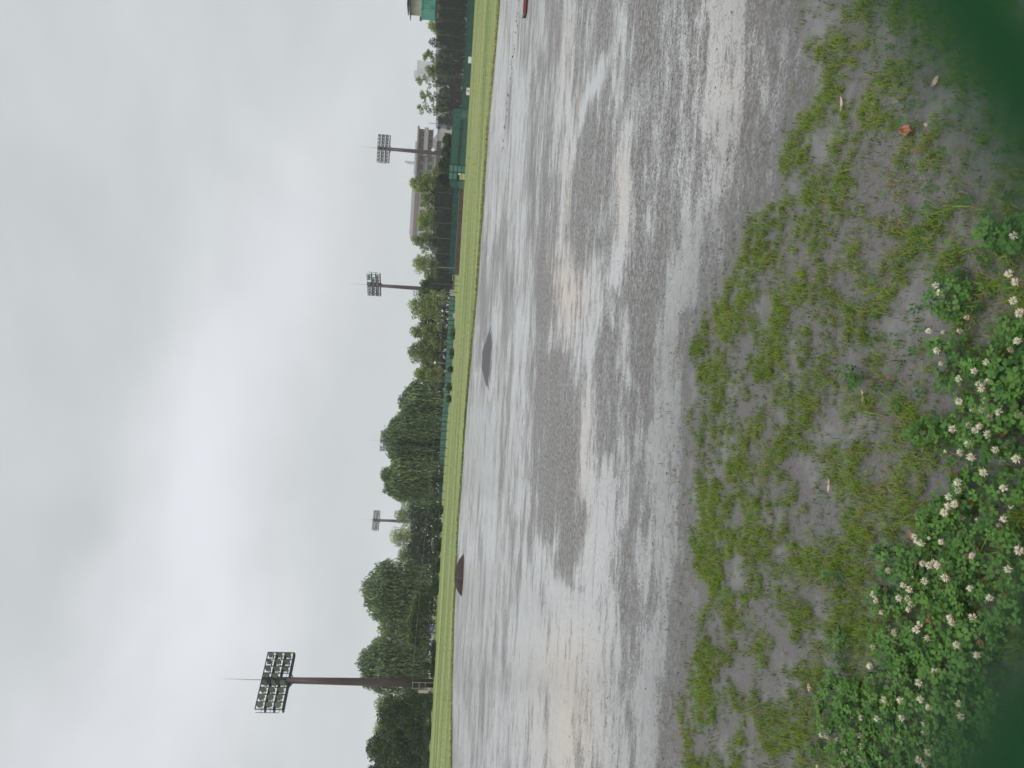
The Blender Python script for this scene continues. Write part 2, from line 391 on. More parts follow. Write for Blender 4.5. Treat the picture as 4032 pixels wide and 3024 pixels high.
for nm, d in (('foreground', np.concatenate([[1], fgv])), ('wet', np.concatenate([[.5], wet])), ('silt', np.concatenate([[0], np.clip(ta, 0, 1)]))):
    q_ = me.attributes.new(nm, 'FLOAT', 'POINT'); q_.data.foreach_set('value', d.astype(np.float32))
me.materials.append(M_ground)
ground = bpy.data.objects.new('ground', me); COL.objects.link(ground); tag(ground, kind='structure')

# ------------------------------------------------------------------ outfield grass sheet
edge_px = [(1985, -500), (1970, 0), (1925, 500), (1880, 1145), (1836, 1650), (1807, 2050), (1788, 2450), (1782, 2700), (1780, 3024), (1790, 3500)]
near = [gp(x, y) for x, y in edge_px]
M_grass, t, p, o = newmat('outfield_grass')
tcn = N(t, 'ShaderNodeTexCoord'); v = tcn.outputs['Object']
n1 = noise(t, vscale(t, v, (.08, 1.0, 1)), .32, 5, .7); n2 = noise(t, v, 14, 4, .7); n3 = noise(t, vscale(t, v, (.05, 1, 1)), .35, 3, .6)
c = mixc(t, sstep(t, n1, .38, .60), (.10, .15, .03), (.26, .275, .10))
c = mixc(t, mth(t, 'MULTIPLY', sstep(t, n3, .5, .6), .6), c, (.10, .145, .04))
c = mixc(t, mth(t, 'MULTIPLY', sstep(t, n2, .45, .65), .2), c, (.30, .31, .12))
t.links.new(c, p.inputs['Base Color']); p.inputs['Roughness'].default_value = .7; p.inputs['Specular IOR Level'].default_value = .15
bp = N(t, 'ShaderNodeBump'); bp.inputs['Strength'].default_value = 1; bp.inputs['Distance'].default_value = .05
t.links.new(n2, bp.inputs['Height']); t.links.new(bp.outputs[0], p.inputs['Normal'])
nx = np.array([q[0] for q in near]); ny = np.array([q[1] for q in near]); od = np.argsort(nx); nx = nx[od]; ny = ny[od]
xs = np.concatenate([np.linspace(-90, -26, 60)[:-1], np.linspace(-26, 26, 420), np.linspace(26, 90, 60)[1:]])
def near_y(x):
    yv = np.interp(x, nx, ny)
    return yv + (fbm(x * .6, x * 0, 31) - .5) * 1.2 + (vnoise(x * 5, x * 0, 32) - .5) * .35
ny0 = near_y(xs)
rows = [0, .0, .02, .1, .3, .6, 1.0]
V = []; 
for k, f in enumerate(rows):
    yy = ny0 + (112 - ny0) * f
    V.append(np.stack([xs * (1 + .3 * f), yy, np.full_like(xs, -.01 if k == 0 else .035)], 1))
V = np.concatenate(V); nI = np.arange(len(V)).reshape(len(rows), -1)
Q = np.stack([nI[:-1, :-1], nI[:-1, 1:], nI[1:, 1:], nI[1:, :-1]], -1).reshape(-1, 4)
og = arr_mesh('grass_field', V, Q, M_grass); tag(og, kind='structure')

# generic leaf cards: each leaf a diamond-like quad (v0 base, v1 side, v2 tip, v3 side)
def leafcards(name, P, Dv, Ln, Wd, tone, m, parent=None, bend=None):
    n = len(P); Dv = Dv / np.linalg.norm(Dv, axis=1, keepdims=True)
    rnd = RNG.normal(size=(n, 3)); sd_ = np.cross(Dv, rnd); sd_ /= np.linalg.norm(sd_, axis=1, keepdims=True)
    Ln = np.broadcast_to(Ln, n)[:, None]; Wd = np.broadcast_to(Wd, n)[:, None]
    mid = P + Dv * Ln * .5
    if bend is not None: mid = mid + bend
    V = np.stack([P, mid + sd_ * Wd * .5, P + Dv * Ln, mid - sd_ * Wd * .5], 1).reshape(-1, 3)
    return arr_mesh(name, V, np.arange(4 * n).reshape(n, 4), m, parent, {'tone': np.repeat(tone, 4)})
L_tuft = leafmat('outfield_blades', (.09, .13, .035), (.30, .31, .14), trans=.2)
n = 30000
X = RNG.uniform(-34, 34, n); ky = RNG.random(n); ky = np.where(RNG.random(n) < .35, RNG.random(n) * .012, ky); Y0 = near_y(X); Y = Y0 - .12 + ky * 40
P = np.stack([X, Y, np.full(n, .02)], 1); Dd = np.stack([RNG.normal(0, .5, n), RNG.normal(0, .5, n), np.ones(n)], 1)
fringe = np.exp(-((Y - Y0) / .5) ** 2)
tone = np.clip(RNG.normal(.35, .25, n) + .35 * fringe + (fbm(X * .06, Y * .28, 41) - .5) * 2.6, 0, 1)
tag(leafcards('outfield_grass', P, Dd, RNG.uniform(.03, .06, n) * (1 + 1.2 * fringe), RNG.uniform(.02, .05, n), tone, L_tuft),
    'short yellow-green grass growing across the outfield beyond the wet dirt', 'grass', kind='stuff')

# ------------------------------------------------------------------ foreground grass and clover
def C4(a, b, rx, ry, v): return (2650 + a / 1.5955, b / 1.5955, rx / 1.5955, ry / 1.5955, v)
def C5(a, b, rx, ry, v): return (2650 + a / 1.6006, 1000 + b / 1.6006, rx / 1.6, ry / 1.6, v)
def C6(a, b, rx, ry, v): return (2650 + a / 1.5955, 1984 + b / 1.5955, rx / 1.6, ry / 1.6, v)
bare = [C4(1330, 960, 130, 110, 1.4), C4(1300, 1180, 130, 150, 1.4), C4(1530, 1170, 120, 110, .9), C4(950, 140, 90, 120, 1.2), C4(1110, 200, 80, 110, .9), C4(1350, 640, 80, 60, .7), C4(1180, 1440, 60, 90, .6), C4(1350, 1500, 90, 90, .7),
        C5(1560, 260, 110, 100, 1.4), C5(1600, 420, 150, 150, 1.5), C5(1400, 430, 80, 90, .9), C5(1520, 720, 90, 90, 1.2), C5(640, 1040, 50, 90, 1.2), C5(820, 380, 90, 80, 1), C5(1010, 520, 90, 70, 1), C5(600, 880, 70, 80, 1),
        C5(1080, 700, 60, 80, .9), C5(1740, 960, 110, 100, 1.2), C5(1100, 1130, 100, 70, 1.1), C5(1330, 1010, 60, 70, .7), C5(900, 1380, 90, 60, 1), C5(1230, 1400, 90, 80, 1), C5(960, 1460, 60, 60, .9), C5(1660, 1480, 80, 90, 1), C5(540, 1260, 50, 60, .9),
        C5(450, 600, 90, 80, .8), C5(560, 130, 60, 90, .7), C5(1190, 1540, 90, 50, .7), C5(520, 340, 60, 60, .6), C5(2050, 380, 90, 90, .9), C5(2050, 130, 90, 90, .5),
        C6(600, 90, 60, 60, .9), C6(1030, 100, 70, 80, 1), C6(420, 90, 40, 60, .8), C6(390, 420, 80, 70, .9), C6(660, 480, 60, 70, .8), C6(900, 560, 80, 70, 1), C6(560, 700, 60, 60, .8), C6(270, 780, 70, 90, 1.5), C6(820, 950, 50, 50, .9), C6(380, 1080, 90, 80, 1.2),
        C6(640, 1150, 90, 80, 1.2), C6(370, 1330, 80, 80, 1.3), C6(240, 1480, 60, 90, 1.2), C6(520, 1430, 50, 90, 1.2), C6(640, 1620, 80, 60, .8), C6(1300, 1020, 40, 60, .8), C6(1190, 300, 60, 60, .6), C6(180, 560, 50, 80, 1)]
dense = [C4(1130, 740, 120, 90, 1), C4(950, 800, 90, 80, 1), C4(780, 950, 60, 90, 1), C4(1080, 1090, 80, 120, 1), C4(740, 1260, 60, 80, .9), C4(1550, 900, 100, 70, .8), C4(1740, 1060, 90, 90, .8), C4(560, 1560, 100, 120, .9), C4(880, 1500, 80, 110, .9),
         C4(1340, 500, 160, 120, .5), C4(1080, 60, 60, 60, .8), C4(900, 300, 60, 60, .7), C4(1500, 1450, 120, 120, .5), C4(1750, 1350, 160, 90, .7),
         C5(350, 330, 90, 130, 1), C5(190, 700, 80, 120, 1.1), C5(170, 1130, 90, 130, 1.1), C5(150, 1450, 80, 100, .7), C5(930, 800, 60, 80, .9), C5(1200, 500, 100, 90, .9), C5(750, 1010, 70, 90, .9), C5(900, 1080, 80, 90, .9), C5(1110, 950, 60, 70, .8), C5(930, 950, 60, 80, .8),
         C5(1440, 960, 70, 100, .9), C5(1600, 560, 20, 20, .0), C5(1300, 1560, 130, 90, .9), C5(1620, 740, 60, 60, .8), C5(660, 640, 90, 80, .7), C5(850, 260, 80, 80, .6), C5(1060, 1330, 80, 70, .7), C5(580, 30, 80, 60, .9), C5(1650, 80, 90, 60, .7),
         C6(180, 180, 60, 90, .9), C6(270, 420, 60, 110, 1), C6(370, 700, 50, 90, 1), C6(1150, 200, 120, 120, .7), C6(1480, 60, 120, 80, .9), C6(880, 330, 80, 80, .7), C6(150, 1000, 60, 110, .8), C6(850, 1080, 90, 80, .8), C6(300, 950, 60, 60, .6), C6(1250, 800, 120, 60, .9), C6(840, 1400, 60, 80, .6)]
clov = [C5(1830, 280, 110, 120, 1.2), C5(1820, 600, 110, 90, 1), C5(1950, 780, 160, 120, 1.2), C5(2150, 800, 100, 200, 1.2), C5(2080, 1020, 180, 120, 1.2), C5(1800, 1120, 130, 90, 1.1), C5(1640, 1140, 70, 60, .9), C5(2050, 1250, 150, 120, 1.2), C5(1960, 1450, 110, 90, 1.1),
        C5(2100, 1500, 140, 150, 1.2), C5(1205, 775, 50, 60, 1.2), C5(1480, 960, 40, 40, .5), C6(1900, 120, 200, 150, 1.2), C6(1800, 350, 220, 150, 1.2), C6(1480, 300, 130, 60, 1), C6(1500, 430, 150, 90, 1.1), C6(2100, 350, 150, 250, 1.2), C6(1700, 600, 250, 150, 1.2),
        C6(1450, 600, 120, 110, 1.1), C6(1080, 445, 32, 42, 1.2), C6(2000, 700, 200, 200, 1.2), C6(1650, 850, 200, 150, 1.2), C6(1450, 900, 110, 130, 1.0), C6(1130, 850, 60, 70, .7), C6(1090, 960, 60, 60, .7), C6(1130, 1230, 120, 110, 1.3), C6(1120, 1370, 120, 80, 1.3), C6(1500, 1150, 180, 140, 1.1),
        C6(1850, 1000, 200, 200, 1.2), C6(1330, 1380, 120, 120, 1.0), C6(1600, 1400, 200, 200, 1.2), C6(1200, 1560, 130, 100, 1.1), C6(1450, 1620, 200, 120, 1.1), C6(1900, 1400, 250, 250, 1.2), C6(960, 1540, 50, 50, .6), C6(1100, 1080, 60, 60, .6), C4(2150, 1480, 120, 160, .7), C6(1230, 1150, 60, 60, .6), C5(2190, 500, 60, 120, .9)]
def sample(n):
    x = RNG.uniform(-3.9, 3.9, n); y = RNG.uniform(1.1, 6.4, n)
    k = np.abs(x) < .75 + y * .56; x = x[k]; y = y[k]
    P = np.stack([x, y, np.zeros(len(x))], 1); a, b = proj(P)
    a = np.clip(a, 0, 4032); b = np.clip(b, 0, 3024)
    return P, a, b
def gdens(P, a, b):
    e = a - np.interp(b, BY, BX) + (fbm(P[:, 0] * 7, P[:, 1] * 7, 51) - .5) * 130
    f = fbm(P[:, 0] * 8, P[:, 1] * 6.5, 61, 4) + .45 * (vnoise(P[:, 0] * 34, P[:, 1] * 34, 77) - .5) + .35 * (vnoise(P[:, 0] * 70, P[:, 1] * 70, 78) - .5)
    lvl = f + .30 * blobs(a, b, dense, 1.1) - .38 * blobs(a, b, bare, 1.0)
    d = ss(.32, .60, lvl) * ss(-15, 45, e)
    sparse = (.06 + .13 * ss(20, 200, e) * (fbm(P[:, 0] * 11, P[:, 1] * 11, 73, 3) + .25 * lvl)) * ss(-130, 60, e) * (fbm(P[:, 0] * 5, P[:, 1] * 5, 71) > .42)
    return d, sparse, e
def blades(P, hgt, wid, lean, tone, name, m):
    n = len(P); ang = RNG.uniform(0, 2 * math.pi, n)
    ld = np.stack([np.cos(ang), np.sin(ang), np.zeros(n)], 1); sd_ = np.stack([-np.sin(ang), np.cos(ang), np.zeros(n)], 1)
    tw = RNG.uniform(-.8, .8, n)[:, None]; sd_ = sd_ * np.cos(tw) + ld * np.sin(tw)
    hgt = hgt[:, None]; wid = wid[:, None]; lean = lean[:, None]
    up = np.array([0, 0, 1.0])
    m1 = P + up * hgt * .55 * np.cos(lean * .6) + ld * hgt * .5 * np.sin(lean * .6)
    tp = m1 + up * hgt * .5 * np.cos(lean * 1.5) + ld * hgt * .55 * np.sin(lean * 1.5)
    tp[:, 2] = np.maximum(tp[:, 2], .003)
    V = np.stack([P - sd_ * wid * .4, P + sd_ * wid * .4, m1 + sd_ * wid * .5, m1 - sd_ * wid * .5, tp], 1).reshape(-1, 3)
    i = np.arange(n)[:, None] * 5
    Fq = np.concatenate([i + np.array([[0, 1, 2, 3]]), i + np.array([[3, 2, 4, 4]])], 0)
    tri = i + np.array([[3, 2, 4]])
    me = bpy.data.meshes.new(name); me.vertices.add(len(V)); me.vertices.foreach_set('co', V.astype(np.float32).ravel())
    q = (i + np.array([[0, 1, 2, 3]])).astype(np.int32)
    lp = np.concatenate([q.ravel(), tri.ravel()]).astype(np.int32)
    me.loops.add(len(lp)); me.loops.foreach_set('vertex_index', lp); me.polygons.add(2 * n)
    me.polygons.foreach_set('loop_start', np.concatenate([np.arange(n) * 4, 4 * n + np.arange(n) * 3]).astype(np.int32))
    me.polygons.foreach_set('loop_total', np.concatenate([np.full(n, 4), np.full(n, 3)]).astype(np.int32))
    me.polygons.foreach_set('use_smooth', np.ones(2 * n, bool)); me.update(calc_edges=True)
    a = me.attributes.new('tone', 'FLOAT', 'POINT'); a.data.foreach_set('value', np.repeat(tone, 5).astype(np.float32))
    me.materials.append(m); o = bpy.data.objects.new(name, me); COL.objects.link(o); return o
L_blade = leafmat('lawn_blades', (.05, .095, .012), (.21, .30, .04), trans=.3, rough=.5, extra=(.30, .19, .10), spec=.15)
# tufts: several blades from each root
P, a, b = sample(330000); d, sp, e = gdens(P, a, b)
cl = blobs(a, b, clov, 1.0); clm = ss(.35, .7, cl + (fbm(P[:, 0] * 9, P[:, 1] * 9, 81) - .5) * .55)
keep = RNG.random(len(P)) < np.clip(np.maximum(d * (.42 + .58 * (vnoise(P[:, 0] * 45, P[:, 1] * 45, 88) > .45)) * (1 - .6 * clm), sp), 0, 1)
P = P[keep]; dk = d[keep]; ak = a[keep]; bk = b[keep]
nb = 4
P = np.repeat(P, nb, 0); dk = np.repeat(dk, nb); P[:, :2] += RNG.normal(0, .007, (len(P), 2))
n = len(P); dry = RNG.random(n) < .06 + .10 * (fbm(P[:, 0] * 3, P[:, 1] * 3, 91) > .58)
tone = np.clip(.25 + .45 * dk + RNG.normal(0, .22, n) + (fbm(P[:, 0] * 4, P[:, 1] * 4, 95) - .5) * .6, 0, 1); tone[dry] = 1.5
hg = RNG.uniform(.017, .042, n) * (.65 + .5 * dk)
tag(blades(P, hg, RNG.uniform(.0016, .003, n), RNG.uniform(.3, 1.35, n), tone, 'ground_grass', L_blade),
    'patchy short green grass growing through the wet grey mud in the foreground', 'grass', kind='stuff')
# a few longer tufts of wide-bladed grass
tufts = [(3470, 1590, 26, .06), (3560, 1660, 22, .05), (3700, 850, 26, .06), (3760, 2020, 40, .05), (3520, 2040, 30, .05), (3330, 650, 18, .045), (3900, 1330, 30, .05), (3880, 1010, 26, .05), (3640, 2720, 22, .06), (3800, 2500, 18, .08), (3600, 2230, 14, .05), (3450, 2560, 18, .05), (3880, 1660, 14, .09), (4000, 2080, 16, .09)]
Pt = []; 
for x, y, k, h_ in tufts:
    c_ = gp(x, y); q = np.repeat(c_[None], k, 0) + np.stack([RNG.normal(0, .035, k), RNG.normal(0, .05, k), np.zeros(k)], 1)
    Pt.append(np.concatenate([q, np.full((k, 1), h_)], 1))
Pt = np.concatenate(Pt); n = len(Pt)
tag(blades(Pt[:, :3], Pt[:, 3] * RNG.uniform(.4, 1.1, n), RNG.uniform(.003, .005, n), RNG.uniform(.3, 1.2, n), np.clip(RNG.normal(.7, .2, n), 0, 1), 'long_grass', L_blade),
    'longer bright green grass tufts scattered among the short grass and clover', 'grass', kind='stuff')
# clover leaves: three heart-shaped leaflets on a short stalk
L_clov = leafmat('clover_leaves', (.018, .065, .012), (.10, .21, .035), trans=.2, rough=.5, extra=(.20, .09, .04), spec=.2)
P, a, b = sample(340000)
cl = blobs(a, b, clov, 1.0); cm = ss(.28, .55, cl + (fbm(P[:, 0] * 9, P[:, 1] * 9, 81) - .5) * .55)
lit = .03 * ss(3400, 3700, a)
keep = RNG.random(len(P)) < np.maximum(cm * .8, lit) * (.40 + .8 * (fbm(P[:, 0] * 16, P[:, 1] * 16, 99) > .40))
P = P[keep]; cm = cm[keep]; a = a[keep]; n = len(P)
hh_ = (.012 + .050 * RNG.random(n)) * (.4 + .7 * cm) * (.8 + .5 * fbm(P[:, 0] * 6, P[:, 1] * 6, 101))
sz = RNG.uniform(.0052, .0105, n) * (.75 + .45 * fbm(P[:, 0] * 5, P[:, 1] * 5, 111)) * 1.15
nrm = np.stack([RNG.normal(0, .33, n), RNG.normal(-.12, .33, n), np.ones(n)], 1); nrm /= np.linalg.norm(nrm, axis=1, keepdims=True)
tx = np.cross(nrm, np.array([0, 1.0, 0])); tx /= np.linalg.norm(tx, axis=1, keepdims=True); ty = np.cross(nrm, tx)
rot = RNG.uniform(0, 2 * math.pi, n)
prof = np.array([(0, 0), (.55, .42), (1.0, .58), (1.42, .42), (1.34, 0), (1.42, -.42), (1.0, -.58), (.55, -.42)])
Vs = []; tones = []
c0 = P + np.array([0, 0, 1.0]) * hh_[:, None]
tn = np.clip(.42 + RNG.normal(0, .24, n) + (hh_ - .035) * 5, 0, 1); tn[RNG.random(n) < .004] = 1.6
for k in range(3):
    an = rot + k * 2.094 + RNG.normal(0, .12, n)
    for (l, w_) in prof:
        lx = np.cos(an) * l - np.sin(an) * w_; ly = np.sin(an) * l + np.cos(an) * w_
        cup = .16 * l - .25 * abs(w_)*-1 * .5
        Vs.append(c0 + (tx * lx[:, None] + ty * ly[:, None] + nrm * cup) * sz[:, None])
V = np.stack(Vs, 1).reshape(-1, 3); nv = 24
i = np.arange(n)[:, None] * nv
fs = []
for k in range(3):
    o8 = k * 8
    for q in ((0, 1, 2, 4), (2, 3, 4, 4), (0, 4, 6, 7), (4, 5, 6, 6)): fs.append((q, o8))
quads = []; tris = []
for q, o8 in fs:
    if q[2] == q[3] or q[3] == q[2]: tris.append(i + np.array([[q[0] + o8, q[1] + o8, q[2] + o8]]))
    else: quads.append(i + np.array([[x_ + o8 for x_ in q]]))
qa = np.concatenate(quads).astype(np.int32); tr_ = np.concatenate(tris).astype(np.int32)
me = bpy.data.meshes.new('clover'); me.vertices.add(len(V)); me.vertices.foreach_set('co', V.astype(np.float32).ravel())
lp = np.concatenate([qa.ravel(), tr_.ravel()]); me.loops.add(len(lp)); me.loops.foreach_set('vertex_index', lp)
me.polygons.add(len(qa) + len(tr_))
me.polygons.foreach_set('loop_start', np.concatenate([np.arange(len(qa)) * 4, 4 * len(qa) + np.arange(len(tr_)) * 3]).astype(np.int32))
me.polygons.foreach_set('loop_total', np.concatenate([np.full(len(qa), 4), np.full(len(tr_), 3)]).astype(np.int32))
me.update(calc_edges=True)
q_ = me.attributes.new('tone', 'FLOAT', 'POINT'); q_.data.foreach_set('value', np.repeat(tn, nv).astype(np.float32))
me.materials.append(L_clov)
oc = bpy.data.objects.new('clover_leaves', me); COL.objects.link(oc)
tag(oc, 'dense dark green clover leaves covering the near ground', 'clover', kind='stuff')
# clover stalks and stray stems under the leaves
k = RNG.random(n) < .4
tag(blades(P[k], hh_[k] * 1.0, np.full(k.sum(), .0014), RNG.uniform(0, .35, k.sum()), np.clip(RNG.normal(.5, .2, k.sum()), 0, 1), 'clover_stalks', L_blade),
    'thin green stalks holding up the clover leaves', 'clover', kind='stuff')

# clover flowers, each a thing: stem and head of pale florets over drooping brown ones
M_pet = mat('white_floret', (.66, .63, .46), .6, 0, .08, 60)
M_petb = mat('brown_floret', (.33, .17, .12), .7, 0, .25, 60)
M_petp = mat('pinkish_floret', (.55, .38, .32), .7, 0, .2, 60)
M_stem = mat('flower_stem', (.10, .19, .05), .5, 0, .15, 30)
def flower_head(seed, brown):
    rs = random.Random(seed); b_ = MB()
    def floret(az, el, L, w_, mi):
        d_ = Vector((math.cos(az) * math.cos(el), math.sin(az) * math.cos(el), math.sin(el)))
        s_ = d_.cross(Vector((0, 0, 1)));  s_ = s_.normalized() if s_.length > .1 else Vector((1, 0, 0)); n_ = s_.cross(d_)
        b0 = d_ * .0015; m_ = d_ * L * .62; tpt = d_ * L + Vector((0, 0, .0006 if el > -.2 else -.001))
        vs_ = [b0, m_ + s_ * w_, m_ + n_ * w_ * .6, m_ - s_ * w_, m_ - n_ * w_ * .6, tpt]
        b_.add(vs_, [(0, 1, 2), (0, 2, 3), (0, 3, 4), (0, 4, 1), (5, 2, 1), (5, 3, 2), (5, 4, 3), (5, 1, 4)], mi)
    N_ = 34
    for k in range(N_):
        el = math.asin(-.75 + 1.7 * (k + .5) / N_ * .97); az = k * 2.39996 + rs.uniform(-.25, .25)
        if el < -.25 and rs.random() < .25: continue
        low = el < -.18 + rs.uniform(-.15, .2) + (0.8 if brown else 0)
        mi = 1 if low and rs.random() < .75 else (2 if rs.random() < (.16 if not brown else .5) else 0)
        floret(az, el + rs.uniform(-.15, .15), rs.uniform(.0082, .0112) * (1.05 if not low else .95), rs.uniform(.0011, .0017), mi)
    return b_
heads = []
for s_ in range(6):
    b_ = flower_head(s_, s_ >= 4)
    me = bpy.data.meshes.new('flower_head'); me.from_pydata(b_.v, [], b_.f)
    for m_ in (M_pet, M_petb, M_petp): me.materials.append(m_)
    me.polygons.foreach_set('material_index', b_.m); heads.append(me)
sb = MB().tube([(0, 0, 0), (.002, .001, .3), (.0, .0, .65), (0, 0, 1)], [.0011, .001, .0009, .0009], 5)
stem_me = bpy.data.meshes.new('stem'); stem_me.from_pydata(sb.v, [], sb.f); stem_me.materials.append(M_stem)
F5 = [(1655,198),(1683,243),(1612,485),(1665,607),(1703,493,1),(1810,485,2),(2120,125),(2160,175),(2145,295),(2185,370),(2170,548),(2130,605,2),(1980,682),(1900,738),(1803,787),(1828,690,1),(2120,785,2),(1935,820),(1985,805),(1950,845),(2068,882,1),(1805,928),(1970,925),(1945,985),(1985,1000),(2055,995),(2000,1030),(2180,1015),(2160,955,1),(1885,980,1),(1690,690,1),(1765,1103),(1865,1080),(1935,1085),(1910,1110),(1985,1135),(1585,1125,2),(1610,1170,2),(2078,1105,1),(1720,1240,1),(1812,1250),(1880,1278),(1865,1195),(2035,1235),(2165,1290),(1957,1378),(1795,1440),(1800,1490),(1740,1530),(1780,1570),(1735,1590),(1710,1625),(2085,1475),(2130,1590,1),(1855,400,2),(2110,1215,2)]
F6 = [(1735,15),(1770,5),(1705,55),(2125,12,1),(2080,95),(2045,135,1),(1655,165,1),(1520,205),(1560,245),(1610,215,1),(1687,240),(1535,232),(2175,290),(1880,325),(1525,350,1),(1570,375),(1610,385),(1640,372),(1665,390),(1355,420),(1410,415,1),(2105,410),(1712,465),(1470,455,2),(1515,460,2),(1580,485),(1447,510),(1487,537),(1335,535,2),(1870,530),(1262,570),(1275,610),(1335,610,1),(1422,592),(1475,595),(1500,630),(1480,665),(1378,648,1),(1312,680),(1990,590),(1555,715,1),(1740,715),(1758,748),(1815,755),(1555,755),(1530,790),(1885,715),(1600,845),(1392,812),(1258,902),(1397,878,1),(1910,950),(1990,975,1),(1785,885),(1715,900,2),(1267,978,1),(1238,1020),(1300,1043,1),(1820,1010),(1645,1052),(1645,1105,1),(1547,1123),(1263,1138,1),(990,1195,1),(1015,1215,1),(1330,1232),(1430,1235),(1555,1228),(1605,1280),(1800,1255),(1808,1335),(1690,1290,1),(1010,1330,1),(1185,1345),(1125,1335,1),(1097,1358,1),(1283,1350),(1440,1345),(1590,1385),(1585,1430),(942,1350,1),(937,1395,1),(992,1428,1),(935,1450),(965,1458),(1030,1480,1),(1172,1455),(1210,1425,2),(1090,1560),(1185,1525),(1166,1598),(1192,1612),(1557,1495,1),(1607,1560),(1545,1610),(1580,1640),(907,1650,1),(1070,1645),(1380,1465,1),(1820,85,2),(1920,100,2),(2115,205,2),(1840,330,2),(1820,430,2),(1705,550,2),(1910,795,2),(1805,370,2),(1375,1385,2),(1650,583,2),(1140,1290,2)]
FL = [(2650 + f[0] / 1.6006, 1000 + f[1] / 1.6006, f[2] if len(f) > 2 else 0) for f in F5] + [(2650 + f[0] / 1.5955, 1984 + f[1] / 1.5955, f[2] if len(f) > 2 else 0) for f in F6] + [(3992, 928, 0), (3647, 490, 1)]
GL = {0: ('white clover flower with a full open round head above the green leaves', 'open white clover flowers'),
      1: ('small white clover bud head not yet fully open', 'small white clover buds'),
      2: ('withered brown clover flower head among the leaves', 'withered brown clover flowers')}
for x, y, kd in FL:
    hz = {0: random.uniform(.055, .085), 1: random.uniform(.03, .06), 2: random.uniform(.03, .05)}[kd]
    if x < 3400: hz *= .7
    q = gp(x, y, hz)
    e = empty('clover_flower', (q[0], q[1], 0), GL[kd][0], 'flower', GL[kd][1], random.uniform(0, 6.28))
    hm = heads[random.randrange(4) if kd < 2 else 4 + random.randrange(2)]
    h_ = bpy.data.objects.new('flower_head', hm); COL.objects.link(h_); h_.parent = e; h_.location = (0, 0, hz)
    s_ = {0: random.uniform(.95, 1.25), 1: random.uniform(.6, .8), 2: random.uniform(.75, .95)}[kd]
    h_.scale = (s_, s_, s_); h_.rotation_euler = (random.uniform(-.35, .35), random.uniform(-.35, .35), 0)
    st = bpy.data.objects.new('stem', stem_me); COL.objects.link(st); st.parent = e; st.scale = (1, 1, hz)

# fallen leaves
def fallen(x, y, L, w_, ang, curl, m_, label):
    q = gp(x, y, .008); b_ = MB(); V = []; n_ = 9
    for k in range(n_):
        tt = k / (n_ - 1); ww = w_ * math.sin(math.pi * min(1, tt * .96 + .03)) ** .8 * (1 - .25 * tt)
        for s_ in (-1, -.5, 0, .5, 1):
            V.append(((tt - .5) * L, s_ * ww * .5, .003 + curl * (abs(s_) ** 1.5) * w_ * .5 + curl * .6 * L * (tt - .5) ** 2))
    Fs = [(k * 5 + j, k * 5 + j + 1, k * 5 + j + 6, k * 5 + j + 5) for k in range(n_ - 1) for j in range(4)]
    b_.add(V, Fs); o_ = b_.build('fallen_leaf', m_, smooth=True); o_.location = tuple(q); o_.rotation_euler = (0, 0, ang)
    so_ = o_.modifiers.new('s', 'SOLIDIFY'); so_.thickness = .0006
    tag(o_, label, 'leaf')
M_lo = mat('orange_leaf', (.30, .11, .055), .4, 0, .3, 60); M_lt = mat('tan_leaf', (.42, .32, .22), .6, 0, .15, 60); M_lp = mat('pink_leaf', (.48, .30, .24), .6, 0, .15, 60)
fallen(3584, 514, .062, .036, R(70), .7, M_lo, 'curled orange-brown fallen leaf lying in the grass')
fallen(3320, 410, .060, .020, R(5), .4, M_lt, 'narrow tan fallen leaf at the upper edge of a grass patch')
fallen(3404, 1562, .048, .014, R(10), .5, M_lt, 'small curved tan leaf lying on bare mud amid the grass')
fallen(3270, 1909, .055, .020, R(5), .4, M_lp, 'pale pink-brown leaf lying on the wet mud')
fallen(3195, 2707, .030, .030, R(30), .4, M_lp, 'roundish pink-orange leaf on the grass edge above the clover')
fallen(3690, 321, .036, .026, R(120), .3, M_lt, 'pale green-tan leaf half veiled by the blurred fence wire')
fallen(3600, 2110, .03, .02, R(40), .5, M_lo, 'small reddish-brown leaf beside the yellowish grass next to clover')

# small clods and pebbles on the dirt
n = 260
b_ = MB(); V = []; Fs = []
cand = []
for k in range(n):
    x = random.uniform(2050, 2900); y = random.uniform(0, 3024); cand.append((x, y, random.uniform(.003, .008)))
for k in range(42):
    f = random.random(); x = 960 * 1.823 + (480 - 110 * f + random.uniform(-6, 6)) * .6029 + 0; y = f * 1000 * .6029
    cand.append((1750 + (485 - 115 * f ** 1.2 + random.gauss(0, 5)) / 1.659, f * 600, random.uniform(.012, .035)))
for x, y, r_ in cand:
    q = gp(x, y); ns = 6; o_ = len(V)
    a0 = random.uniform(0, 6)
    sx = random.uniform(.7, 1.8)
    ring = [(q[0] + math.cos(a0 + j) * r_ * sx, q[1] + math.sin(a0 + j * 1.047) * r_, 0) for j in (0,)]
    V += [(q[0] + math.cos(a0 + j * 1.047) * r_ * sx * random.uniform(.8, 1.1), q[1] + math.sin(a0 + j * 1.047) * r_ * random.uniform(.8, 1.1), -.004) for j in range(6)]
    V += [(q[0] + math.cos(a0 + j * 1.047) * r_ * sx * .6, q[1] + math.sin(a0 + j * 1.047) * r_ * .6, r_ * random.uniform(.35, .7)) for j in range(6)]
    Fs += [(o_ + j, o_ + (j + 1) % 6, o_ + 6 + (j + 1) % 6, o_ + 6 + j) for j in range(6)] + [tuple(o_ + 6 + j for j in range(6))]
b_.add(V, Fs); M_clod = mat('dark_clod', (.07, .06, .055), .7, 0, .3, 40)
tag(b_.build('dirt_clods', M_clod, smooth=True), 'scattered small dark clods and pebbles on the wet dirt', 'clods', kind='stuff')

